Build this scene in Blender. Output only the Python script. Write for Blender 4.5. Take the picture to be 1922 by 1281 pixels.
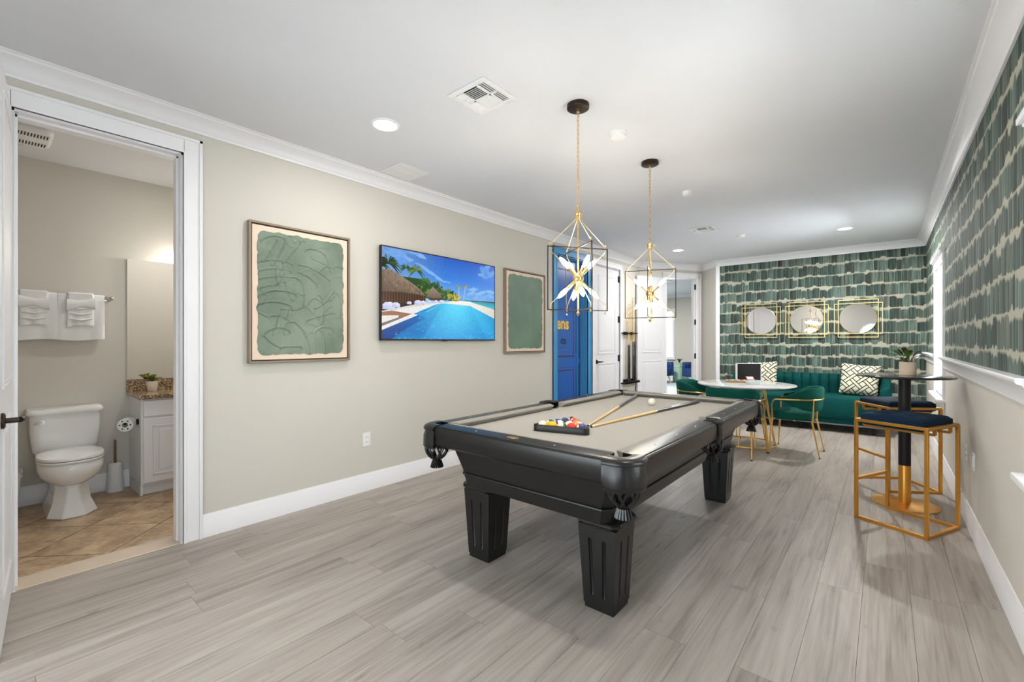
import bpy, bmesh, math, random
import numpy as np
from mathutils import Vector, Matrix

for o in list(bpy.data.objects):
    bpy.data.objects.remove(o, do_unlink=True)
scene = bpy.context.scene
COL = scene.collection
PI = math.pi
random.seed(7)

# ------------------------------------------------------------------ camera
cam_d = bpy.data.cameras.new('camera')
cam = bpy.data.objects.new('camera', cam_d)
COL.objects.link(cam)
cam_d.sensor_width = 36.0
cam_d.lens = 838.0 / 1922.0 * 36.0
cam_d.clip_start = 0.02
cam_d.clip_end = 100
cam_d.shift_y = 0.0003
cam.location = (0, 0, 1.26)
cam.rotation_euler = (PI / 2, 0, math.radians(39.83))
scene.camera = cam

# ------------------------------------------------------------------ world, exposure
world = bpy.data.worlds.new('world')
scene.world = world
world.use_nodes = True
bg = world.node_tree.nodes['Background']
bg.inputs['Color'].default_value = (0.86, 0.93, 1.0, 1)
bg.inputs['Strength'].default_value = 2.0
vs = scene.view_settings
vs.view_transform = 'Standard'
vs.look = 'None'
vs.gamma = 1.0
vs.use_curve_mapping = False
vs.exposure = 0.13


def area(name, loc, rot, sx, sy, power, color=(1, 1, 1), shape='RECTANGLE', spread=PI):
    d = bpy.data.lights.new(name, 'AREA')
    d.shape = shape
    d.size = sx
    d.size_y = sy
    d.energy = power
    d.color = color
    d.spread = spread
    o = bpy.data.objects.new(name, d)
    o.location = loc
    o.rotation_euler = rot
    COL.objects.link(o)
    return o


# daylight entering through the windows, real and added (lights stand outside the panes)
DAY = (0.95, 0.97, 1.0)
area('daylight_side_far', (0.75, 6.42, 1.4), (0, PI / 2, 0), 1.4, 0.9, 350, DAY)
area('daylight_side_near', (0.75, 2.1, 1.4), (0, PI / 2, 0), 1.4, 0.9, 210, DAY)
area('fill_added_glass_door', (0.85, -0.05, 1.25), (0, PI / 2, 0), 2.3, 1.7, 20, DAY)  # fill light through the added glazed door
area('fill_daylight_behind', (-1.6, -1.5, 1.0), (PI / 2, 0, 0), 3.4, 1.6, 108, DAY)  # fill through the added low window as well as the arched one
area('daylight_den', (-5.5, 14.85, 1.5), (-PI / 2, 0, 0), 0.9, 1.5, 160, DAY)


# ------------------------------------------------------------------ mesh helpers
def lin(c):
    return tuple(((v / 255) / 12.92 if v / 255 <= 0.04045 else ((v / 255 + 0.055) / 1.055) ** 2.4) for v in c)


class MB:
    def __init__(s):
        s.v = []
        s.f = []
        s.m = []

    def face(s, idx, m=0):
        s.f.append(tuple(idx))
        s.m.append(m)

    def add(s, verts, faces, m=0):
        b = len(s.v)
        s.v += [tuple(p) for p in verts]
        for f in faces:
            s.face([b + i for i in f], m)

    def box(s, x0, x1, y0, y1, z0, z1, m=0):
        if x0 > x1: x0, x1 = x1, x0
        if y0 > y1: y0, y1 = y1, y0
        if z0 > z1: z0, z1 = z1, z0
        s.add([(x0, y0, z0), (x1, y0, z0), (x1, y1, z0), (x0, y1, z0), (x0, y0, z1), (x1, y0, z1), (x1, y1, z1), (x0, y1, z1)],
              [(0, 3, 2, 1), (4, 5, 6, 7), (0, 1, 5, 4), (1, 2, 6, 5), (2, 3, 7, 6), (3, 0, 4, 7)], m)
        return s

    def bar(s, a, b, w, h=None, m=0):
        """square bar from a to b"""
        h = h or w
        a = Vector(a); b = Vector(b)
        d = (b - a).normalized()
        up = Vector((0, 0, 1)) if abs(d.z) < 0.95 else Vector((1, 0, 0))
        r = d.cross(up).normalized()
        u = r.cross(d).normalized()
        vs_ = []
        for p in (a, b):
            for sx, sy in ((-1, -1), (1, -1), (1, 1), (-1, 1)):
                vs_.append(p + r * (sx * w / 2) + u * (sy * h / 2))
        s.add(vs_, [(0, 3, 2, 1), (4, 5, 6, 7), (0, 1, 5, 4), (1, 2, 6, 5), (2, 3, 7, 6), (3, 0, 4, 7)], m)
        return s

    def loft(s, rings, cap0=True, cap1=True, closed=True, m=0, loop=False):
        n = len(rings[0])
        b = len(s.v)
        for r in rings:
            s.v += [tuple(p) for p in r]
        k = len(rings)
        for i in range(k if loop else k - 1):
            i2 = (i + 1) % k
            for j in range(n if closed else n - 1):
                j2 = (j + 1) % n
                s.face((b + i * n + j, b + i * n + j2, b + i2 * n + j2, b + i2 * n + j), m)
        if not loop:
            if cap0: s.face([b + j for j in range(n)][::-1], m)
            if cap1: s.face([b + (k - 1) * n + j for j in range(n)], m)
        return s

    def tube(s, pts, r, n=8, m=0, loop=False, flat=1.0):
        pts = [Vector(p) for p in pts]
        k = len(pts)
        rad = r if isinstance(r, (list, tuple)) else [r] * k
        rings = []
        prev = None
        for i, p in enumerate(pts):
            if loop:
                t = (pts[(i + 1) % k] - pts[i - 1]).normalized()
            else:
                t = (pts[min(i + 1, k - 1)] - pts[max(i - 1, 0)]).normalized()
            if prev is None:
                up = Vector((0, 0, 1)) if abs(t.z) < 0.9 else Vector((1, 0, 0))
                nrm = t.cross(up).normalized()
            else:
                nrm = (prev - t * prev.dot(t)).normalized()
            prev = nrm
            bn = t.cross(nrm).normalized()
            rings.append([p + (nrm * math.cos(2 * PI * j / n) + bn * (math.sin(2 * PI * j / n) * flat)) * rad[i] for j in range(n)])
        s.loft(rings, m=m, loop=loop)
        return s

    def lathe(s, prof, n=24, c=(0, 0, 0), m=0, cap0=True, cap1=True, sx=1, sy=1):
        rings = [[(c[0] + r * sx * math.cos(2 * PI * j / n), c[1] + r * sy * math.sin(2 * PI * j / n), c[2] + z) for j in range(n)] for r, z in prof]
        s.loft(rings, cap0, cap1, m=m)
        return s

    def sphere(s, c, r, n=16, k=10, m=0, sz=1.0):
        prof = [(max(1e-5, r * math.sin(PI * i / k)), -r * sz * math.cos(PI * i / k)) for i in range(k + 1)]
        return s.lathe(prof, n, c, m)

    def prism(s, poly, z0, z1, m=0):
        n = len(poly)
        b = len(s.v)
        s.v += [(x, y, z0) for x, y in poly] + [(x, y, z1) for x, y in poly]
        s.face([b + i for i in range(n)][::-1], m)
        s.face([b + n + i for i in range(n)], m)
        for i in range(n):
            j = (i + 1) % n
            s.face((b + i, b + j, b + n + j, b + n + i), m)
        return s

    def xf(s, M, start=0):
        for i in range(start, len(s.v)):
            s.v[i] = tuple(M @ Vector(s.v[i]))
        return s

    def mesh(s, name, mats, smooth=35, fix=True):
        me = bpy.data.meshes.new(name)
        me.from_pydata(s.v, [], s.f)
        for mt in (mats if isinstance(mats, (list, tuple)) else [mats]):
            me.materials.append(mt)
        me.polygons.foreach_set('material_index', s.m)
        if fix:
            bm = bmesh.new()
            bm.from_mesh(me)
            bmesh.ops.recalc_face_normals(bm, faces=bm.faces)
            bm.to_mesh(me)
            bm.free()
        if smooth:
            me.polygons.foreach_set('use_smooth', [True] * len(me.polygons))
            me.set_sharp_from_angle(angle=math.radians(smooth))
        me.update()
        return me

    def build(s, name, mats, parent=None, smooth=35, bevel=0, seg=2, fix=True, subsurf=0):
        me = s.mesh(name, mats, smooth, fix)
        return link(name, me, parent, bevel, seg, subsurf)


def link(name, me, parent=None, bevel=0, seg=2, subsurf=0):
    o = bpy.data.objects.new(name, me)
    COL.objects.link(o)
    if parent is not None:
        o.parent = parent
    if bevel:
        b = o.modifiers.new('bevel', 'BEVEL')
        b.width = bevel
        b.segments = seg
        b.limit_method = 'ANGLE'
        b.angle_limit = math.radians(40)
        b.harden_normals = False
    if subsurf:
        q = o.modifiers.new('subsurf', 'SUBSURF')
        q.levels = subsurf
        q.render_levels = subsurf
    return o


def tag(o, label, cat, group=None, kind=None):
    o['label'] = label
    o['category'] = cat
    if group: o['group'] = group
    if kind: o['kind'] = kind
    return o


def thing(name, loc, rz, label, cat, group=None, kind=None):
    o = bpy.data.objects.new(name, None)
    o.empty_display_size = 0.1
    COL.objects.link(o)
    o.location = loc
    o.rotation_euler = (0, 0, rz)
    return tag(o, label, cat, group, kind)


def copy_tree(root, label, loc, rz, group=None):
    def cp(o, par):
        c = o.copy()
        COL.objects.link(c)
        c.parent = par
        for ch in o.children:
            cp(ch, c)
        return c
    r = cp(root, None)
    r.location = loc
    r.rotation_euler = (0, 0, rz)
    r['label'] = label
    if group: r['group'] = group
    return r


def sweep(path, prof, mb, m=0):
    """extrude profile [(inward offset, z)] along a 2D path (interior on the right side) with mitred corners"""
    n = len(path)
    P2 = [Vector((p[0], p[1])) for p in path]
    rings = []
    for i in range(n):
        ns = []
        for a, b in ((i - 1, i), (i, i + 1)):
            if a < 0 or b >= n: continue
            d = (P2[b] - P2[a]).normalized()
            ns.append(Vector((d.y, -d.x)))
        if len(ns) == 2:
            mv = (ns[0] + ns[1]).normalized()
            mv = mv / mv.dot(ns[0])
        else:
            mv = ns[0]
        rings.append([(P2[i].x + mv.x * o, P2[i].y + mv.y * o, z) for o, z in prof])
    mb.loft(rings, m=m)
    return mb


# ------------------------------------------------------------------ materials
MATS = {}


def nt(name):
    m = bpy.data.materials.new(name)
    m.use_nodes = True
    t = m.node_tree
    return m, t, t.nodes['Principled BSDF']


def node(t, kind, **kw):
    n = t.nodes.new(kind)
    for k, v in kw.items():
        setattr(n, k, v)
    return n


def setin(n, **kw):
    for k, v in kw.items():
        n.inputs[k.replace('_', ' ')].default_value = v


def pm(name, rgb, rough=0.5, metal=0.0, nscale=20.0, namt=0.08, bump=0.0, bscale=60.0, stretch=(1, 1, 1), sheen=0.0, coat=0.0, spec=0.5, gen='Object'):
    """principled material whose colour is varied and relief given by noise"""
    m, t, b = nt(name)
    c = lin(rgb)
    tc = node(t, 'ShaderNodeTexCoord')
    mp = node(t, 'ShaderNodeMapping')
    mp.inputs['Scale'].default_value = stretch
    t.links.new(tc.outputs[gen], mp.inputs['Vector'])
    nz = node(t, 'ShaderNodeTexNoise')
    setin(nz, Scale=nscale, Detail=3.0)
    t.links.new(mp.outputs[0], nz.inputs['Vector'])
    mx = node(t, 'ShaderNodeMix', data_type='RGBA')
    mx.inputs['A'].default_value = tuple(max(0, v * (1 - namt)) for v in c) + (1,)
    mx.inputs['B'].default_value = tuple(min(1, v * (1 + namt)) for v in c) + (1,)
    t.links.new(nz.outputs['Fac'], mx.inputs['Factor'])
    t.links.new(mx.outputs['Result'], b.inputs['Base Color'])
    setin(b, Roughness=rough, Metallic=metal)
    b.inputs['Specular IOR Level'].default_value = spec
    if sheen:
        b.inputs['Sheen Weight'].default_value = sheen
        b.inputs['Sheen Roughness'].default_value = 0.35
        b.inputs['Sheen Tint'].default_value = tuple(min(1, v * 4 + 0.02) for v in c) + (1,)
    if coat:
        b.inputs['Coat Weight'].default_value = coat
        b.inputs['Coat Roughness'].default_value = 0.08
    if bump:
        n2 = node(t, 'ShaderNodeTexNoise')
        setin(n2, Scale=bscale, Detail=4.0)
        t.links.new(mp.outputs[0], n2.inputs['Vector'])
        bp = node(t, 'ShaderNodeBump')
        setin(bp, Strength=bump, Distance=0.004)
        t.links.new(n2.outputs['Fac'], bp.inputs['Height'])
        t.links.new(bp.outputs[0], b.inputs['Normal'])
    MATS[name] = m
    return m


def emat(name, rgb, strength):
    m, t, b = nt(name)
    t.nodes.remove(b)
    e = node(t, 'ShaderNodeEmission')
    e.inputs['Color'].default_value = lin(rgb) + (1,)
    e.inputs['Strength'].default_value = strength
    t.links.new(e.outputs[0], t.nodes['Material Output'].inputs['Surface'])
    MATS[name] = m
    return m


M_wall = pm('greige_paint', (208, 204, 195), 0.75, nscale=3, namt=0.015, bump=0.06, bscale=160)
M_ceil = pm('ceiling_paint', (224, 225, 229), 0.9, nscale=5, namt=0.012, bump=0.25, bscale=70)
M_trim = pm('white_trim_paint', (240, 240, 243), 0.35, nscale=6, namt=0.01)
M_door = pm('white_door_paint', (228, 228, 232), 0.4, nscale=6, namt=0.01)
M_white = pm('white_ceramic', (240, 240, 240), 0.08, nscale=3, namt=0.01, coat=0.5)
M_plast = pm('white_plastic', (236, 236, 236), 0.4, nscale=8, namt=0.01)
M_towel = pm('white_terry', (242, 242, 242), 0.95, nscale=200, namt=0.04, bump=0.6, bscale=500, sheen=0.3)
M_black = pm('black_lacquer', (15, 15, 15), 0.36, nscale=30, namt=0.2, stretch=(1, 1, 6))
M_rail = pm('black_rail_wood', (19, 18, 17), 0.3, nscale=30, namt=0.2)
M_leath = pm('black_leather', (22, 22, 23), 0.32, nscale=40, namt=0.15, bump=0.05, bscale=300)
M_cloth = pm('grey_billiard_cloth', (164, 161, 154), 0.95, nscale=300, namt=0.05, bump=0.1, bscale=900, sheen=0.1, spec=0.1)
M_cush = pm('grey_cushion_cloth', (146, 143, 137), 0.95, nscale=300, namt=0.05, sheen=0.1, spec=0.1)
M_gold = pm('brushed_gold', (224, 184, 104), 0.3, 1.0, nscale=60, namt=0.05)
M_gold2 = pm('satin_gold_paint', (218, 158, 70), 0.35, 0.85, nscale=60, namt=0.06)
M_brass = pm('champagne_brass', (230, 196, 136), 0.28, 1.0, nscale=60, namt=0.04)
M_rod = pm('pale_brass_rod', (232, 208, 164), 0.3, 0.9, nscale=40, namt=0.04)
M_wire = pm('pale_gold_wire', (228, 202, 140), 0.35, 0.8, nscale=40, namt=0.05)
M_bronze = pm('dark_bronze', (52, 40, 32), 0.4, 0.6, nscale=30, namt=0.1)
M_blk = pm('matt_black_metal', (20, 20, 21), 0.45, 0.3, nscale=30, namt=0.1)
M_vel = pm('emerald_velvet', (10, 80, 70), 0.75, nscale=9, namt=0.25, sheen=0.2, bump=0.08, bscale=250, spec=0.12)
M_vel2 = pm('deep_teal_velvet', (4, 66, 64), 0.75, nscale=6, namt=0.25, sheen=0.08, bump=0.08, bscale=250, spec=0.12)
M_navy = pm('navy_velvet', (11, 36, 58), 0.7, nscale=9, namt=0.25, sheen=0.15, bump=0.08, bscale=250, spec=0.12)
M_bluev = pm('royal_blue_velvet', (18, 52, 104), 0.75, nscale=9, namt=0.15, sheen=0.4)
M_chrome = pm('nickel', (190, 185, 178), 0.22, 1.0, nscale=40, namt=0.03)
M_glossw = pm('white_gloss_top', (236, 234, 236), 0.12, nscale=2.5, namt=0.03, coat=0.4)
M_blktop = pm('black_marble_top', (34, 33, 36), 0.06, nscale=4, namt=0.5, coat=0.6)
M_frame = pm('taupe_frame_wood', (142, 126, 108), 0.5, nscale=40, namt=0.1, stretch=(1, 1, 8))
M_lip = pm('dark_walnut_fillet', (45, 26, 20), 0.5, nscale=40, namt=0.1)
M_canvas = pm('cream_canvas', (233, 211, 192), 0.9, nscale=300, namt=0.03, bump=0.1, bscale=800)
M_bluel = pm('light_blue_gloss', (72, 146, 196), 0.3, nscale=5, namt=0.03)
M_blued = pm('strong_blue_gloss', (36, 92, 168), 0.3, nscale=5, namt=0.05)
M_marn = pm('maroon_line_and_flare_paint', (78, 26, 48), 0.4)
M_yel = pm('yellow_lettering', (238, 186, 40), 0.4)
M_ink = pm('dark_navy_ink', (16, 28, 70), 0.4)
M_brown = pm('brown_mural_paint', (74, 40, 36), 0.5, nscale=18, namt=0.3)
M_maple = pm('maple_shaft', (224, 186, 118), 0.3, nscale=30, namt=0.06, stretch=(1, 1, 0.05), coat=0.3)
M_ferr = pm('white_ferrule', (236, 232, 224), 0.3)
M_cueb = pm('dark_cue_butt', (32, 27, 26), 0.25, nscale=40, namt=0.15, coat=0.4)
M_terra = pm('sand_ceramic', (226, 206, 182), 0.8, nscale=6, namt=0.06, stretch=(1, 1, 8), bump=0.2, bscale=30)
M_soil = pm('potting_soil', (44, 32, 24), 0.95, nscale=80, namt=0.4)
M_mint = pm('mint_lacquer', (172, 206, 184), 0.4)
M_acry = pm('pale_aqua_acrylic', (206, 228, 224), 0.1)
M_red = pm('red_card', (178, 62, 50), 0.5)
M_tan = pm('tan_wood', (182, 150, 108), 0.5, nscale=20, namt=0.1)
M_marb = pm('beige_marble_sill', (206, 190, 170), 0.25, nscale=8, namt=0.08)
M_oak = pm('pale_oak', (214, 180, 140), 0.5, nscale=20, namt=0.06)
M_carpet = pm('pale_blue_rug_floor', (170, 184, 188), 0.7, nscale=30, namt=0.04)
M_sub = pm('dark_underlay', (128, 120, 112), 0.9)
M_groutd = pm('brown_grout', (78, 62, 48), 0.95, nscale=50, namt=0.1)
M_bulb = emat('warm_bulb', (255, 226, 178), 26)
M_led = emat('led_lens', (255, 250, 238), 6)
M_bhand = pm('bronze_brush_handle', (122, 90, 62), 0.35, 0.6)
M_darkv = pm('dark_duct', (60, 60, 62), 0.9)
def slat_mat():
    m, t, b = nt('white_blind_slat')
    t.nodes.remove(b)
    nz = node(t, 'ShaderNodeTexNoise'); setin(nz, Scale=12.0)
    mx = node(t, 'ShaderNodeMix', data_type='RGBA')
    mx.inputs['A'].default_value = (0.88, 0.88, 0.88, 1)
    mx.inputs['B'].default_value = (0.92, 0.92, 0.92, 1)
    t.links.new(nz.outputs['Fac'], mx.inputs['Factor'])
    d = node(t, 'ShaderNodeBsdfDiffuse'); tr = node(t, 'ShaderNodeBsdfTranslucent')
    t.links.new(mx.outputs['Result'], d.inputs[0]); t.links.new(mx.outputs['Result'], tr.inputs[0])
    ms = node(t, 'ShaderNodeMixShader'); ms.inputs[0].default_value = 0.5
    t.links.new(d.outputs[0], ms.inputs[1]); t.links.new(tr.outputs[0], ms.inputs[2])
    t.links.new(ms.outputs[0], t.nodes['Material Output'].inputs['Surface'])
    return m


M_slat = slat_mat()


def leafmat(name, a, b):
    m, t, bs = nt(name)
    tc = node(t, 'ShaderNodeTexCoord')
    nz = node(t, 'ShaderNodeTexNoise')
    setin(nz, Scale=14.0)
    t.links.new(tc.outputs['Object'], nz.inputs['Vector'])
    cr = node(t, 'ShaderNodeValToRGB')
    cr.color_ramp.elements[0].position = 0.35
    cr.color_ramp.elements[1].position = 0.65
    cr.color_ramp.elements[0].color = lin(a) + (1,)
    cr.color_ramp.elements[1].color = lin(b) + (1,)
    t.links.new(nz.outputs['Fac'], cr.inputs[0])
    t.links.new(cr.outputs[0], bs.inputs['Base Color'])
    setin(bs, Roughness=0.4)
    return m


M_leafg = leafmat('green_leaf', (52, 84, 34), (112, 140, 44))
M_leafd = leafmat('dark_bronze_leaf', (38, 36, 24), (84, 62, 30))
M_leafy = leafmat('yellow_green_leaf', (70, 84, 30), (176, 168, 60))
M_leafb = leafmat('dark_green_leaf', (18, 50, 36), (40, 84, 58))


def mirror_mat():
    m, t, b = nt('mirror_silver')
    nz = node(t, 'ShaderNodeTexNoise')
    setin(nz, Scale=2.0)
    mx = node(t, 'ShaderNodeMix', data_type='RGBA')
    mx.inputs['A'].default_value = (0.93, 0.93, 0.93, 1)
    mx.inputs['B'].default_value = (0.95, 0.95, 0.95, 1)
    t.links.new(nz.outputs['Fac'], mx.inputs['Factor'])
    t.links.new(mx.outputs['Result'], b.inputs['Base Color'])
    setin(b, Metallic=1.0, Roughness=0.015)
    return m


M_mirror = mirror_mat()


def glass_mat():
    m, t, b = nt('window_glass')
    t.nodes.remove(b)
    tr = node(t, 'ShaderNodeBsdfTransparent')
    tr.inputs[0].default_value = (0.94, 0.97, 0.97, 1)
    gl = node(t, 'ShaderNodeBsdfGlossy')
    gl.inputs['Roughness'].default_value = 0.02
    fr = node(t, 'ShaderNodeFresnel')
    fr.inputs['IOR'].default_value = 1.45
    mx = node(t, 'ShaderNodeMixShader')
    t.links.new(fr.outputs[0], mx.inputs[0])
    t.links.new(tr.outputs[0], mx.inputs[1])
    t.links.new(gl.outputs[0], mx.inputs[2])
    t.links.new(mx.outputs[0], t.nodes['Material Output'].inputs['Surface'])
    return m


M_glass = glass_mat()


def math_node(t, op, a, b=None, clamp=False):
    n = node(t, 'ShaderNodeMath', operation=op)
    n.use_clamp = clamp
    for i, v in enumerate((a, b)):
        if v is None: continue
        if isinstance(v, (int, float)):
            n.inputs[i].default_value = v
        else:
            t.links.new(v, n.inputs[i])
    return n.outputs[0]


def plank_mat():
    m, t, b = nt('greyed_oak_plank')
    tc = node(t, 'ShaderNodeTexCoord')
    oi = node(t, 'ShaderNodeObjectInfo')
    off = node(t, 'ShaderNodeVectorMath', operation='SCALE')
    cb = node(t, 'ShaderNodeCombineXYZ')
    t.links.new(oi.outputs['Random'], cb.inputs[0])
    t.links.new(oi.outputs['Random'], cb.inputs[1])
    t.links.new(oi.outputs['Random'], cb.inputs[2])
    t.links.new(cb.outputs[0], off.inputs[0])
    off.inputs['Scale'].default_value = 37.0
    ad = node(t, 'ShaderNodeVectorMath', operation='ADD')
    t.links.new(tc.outputs['Object'], ad.inputs[0])
    t.links.new(off.outputs[0], ad.inputs[1])

    def noise(scale3, detail, dist=0.0):
        mp = node(t, 'ShaderNodeMapping')
        mp.inputs['Scale'].default_value = scale3
        t.links.new(ad.outputs[0], mp.inputs['Vector'])
        nz = node(t, 'ShaderNodeTexNoise')
        setin(nz, Scale=1.0, Detail=detail, Distortion=dist)
        t.links.new(mp.outputs[0], nz.inputs['Vector'])
        return nz.outputs['Fac']
    broad = noise((6, 0.8, 1), 3, 0.9)
    grain = noise((36, 1.3, 1), 5, 1.2)
    fine = noise((170, 5, 1), 3)
    knots = noise((11, 5, 1), 2, 0.4)
    s1 = math_node(t, 'MULTIPLY', broad, 0.42)
    s2 = math_node(t, 'MULTIPLY', grain, 0.40)
    s3 = math_node(t, 'MULTIPLY', fine, 0.12)
    s4 = math_node(t, 'MULTIPLY', oi.outputs['Random'], 0.04)
    tot = math_node(t, 'ADD', math_node(t, 'ADD', s1, s2), math_node(t, 'ADD', s3, s4))
    cr = node(t, 'ShaderNodeValToRGB')
    e = cr.color_ramp.elements
    e[0].position = 0.33
    e[0].color = lin((123, 113, 105)) + (1,)
    e[1].position = 0.66
    e[1].color = lin((178, 171, 162)) + (1,)
    k = cr.color_ramp.elements.new(0.46)
    k.color = lin((155, 146, 138)) + (1,)
    t.links.new(tot, cr.inputs[0])
    # knots
    kr = node(t, 'ShaderNodeValToRGB')
    kr.color_ramp.elements[0].position = 0.70
    kr.color_ramp.elements[1].position = 0.78
    t.links.new(knots, kr.inputs[0])
    mx = node(t, 'ShaderNodeMix', data_type='RGBA')
    mx.inputs['B'].default_value = lin((116, 104, 96)) + (1,)
    kf = math_node(t, 'MULTIPLY', kr.outputs[0], 0.6)
    t.links.new(kf, mx.inputs['Factor'])
    t.links.new(cr.outputs[0], mx.inputs['A'])
    t.links.new(mx.outputs['Result'], b.inputs['Base Color'])
    setin(b, Roughness=0.42)
    b.inputs['Specular IOR Level'].default_value = 0.4
    bp = node(t, 'ShaderNodeBump')
    setin(bp, Strength=0.08, Distance=0.002)
    t.links.new(grain, bp.inputs['Height'])
    t.links.new(bp.outputs[0], b.inputs['Normal'])
    return m


M_plank = plank_mat()


def tile_mat():
    m, t, b = nt('brown_travertine_tile')
    tc = node(t, 'ShaderNodeTexCoord')
    oi = node(t, 'ShaderNodeObjectInfo')
    ad = node(t, 'ShaderNodeVectorMath', operation='ADD')
    cb = node(t, 'ShaderNodeCombineXYZ')
    r = math_node(t, 'MULTIPLY', oi.outputs['Random'], 23.0)
    t.links.new(r, cb.inputs[0])
    t.links.new(r, cb.inputs[1])
    t.links.new(tc.outputs['Object'], ad.inputs[0])
    t.links.new(cb.outputs[0], ad.inputs[1])
    n1 = node(t, 'ShaderNodeTexNoise')
    setin(n1, Scale=4.5, Detail=8.0, Roughness=0.65, Distortion=0.7)
    t.links.new(ad.outputs[0], n1.inputs['Vector'])
    n2 = node(t, 'ShaderNodeTexNoise')
    setin(n2, Scale=28.0, Detail=4.0)
    t.links.new(ad.outputs[0], n2.inputs['Vector'])
    f = math_node(t, 'ADD', math_node(t, 'MULTIPLY', n1.outputs['Fac'], 0.75), math_node(t, 'MULTIPLY', n2.outputs['Fac'], 0.25))
    cr = node(t, 'ShaderNodeValToRGB')
    cr.color_ramp.elements[0].position = 0.34
    cr.color_ramp.elements[0].color = lin((128, 104, 80)) + (1,)
    cr.color_ramp.elements[1].position = 0.66
    cr.color_ramp.elements[1].color = lin((214, 190, 156)) + (1,)
    k = cr.color_ramp.elements.new(0.5)
    k.color = lin((178, 152, 122)) + (1,)
    t.links.new(f, cr.inputs[0])
    t.links.new(cr.outputs[0], b.inputs['Base Color'])
    setin(b, Roughness=0.4)
    return m


M_tile = tile_mat()


def granite_mat():
    m, t, b = nt('brown_granite')
    tc = node(t, 'ShaderNodeTexCoord')
    v = node(t, 'ShaderNodeTexVoronoi')
    setin(v, Scale=150.0)
    t.links.new(tc.outputs['Object'], v.inputs['Vector'])
    n1 = node(t, 'ShaderNodeTexNoise')
    setin(n1, Scale=38.0, Detail=5.0)
    t.links.new(tc.outputs['Object'], n1.inputs['Vector'])
    sp = node(t, 'ShaderNodeSeparateColor')
    t.links.new(v.outputs['Color'], sp.inputs[0])
    f = math_node(t, 'ADD', math_node(t, 'MULTIPLY', sp.outputs[0], 0.45), math_node(t, 'MULTIPLY', n1.outputs['Fac'], 0.6))
    cr = node(t, 'ShaderNodeValToRGB')
    e = cr.color_ramp.elements
    e[0].position = 0.25
    e[0].color = lin((36, 30, 26)) + (1,)
    e[1].position = 0.8
    e[1].color = lin((206, 184, 152)) + (1,)
    k = e.new(0.5)
    k.color = lin((128, 100, 70)) + (1,)
    t.links.new(f, cr.inputs[0])
    t.links.new(cr.outputs[0], b.inputs['Base Color'])
    setin(b, Roughness=0.15)
    return m


M_gran = granite_mat()


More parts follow.
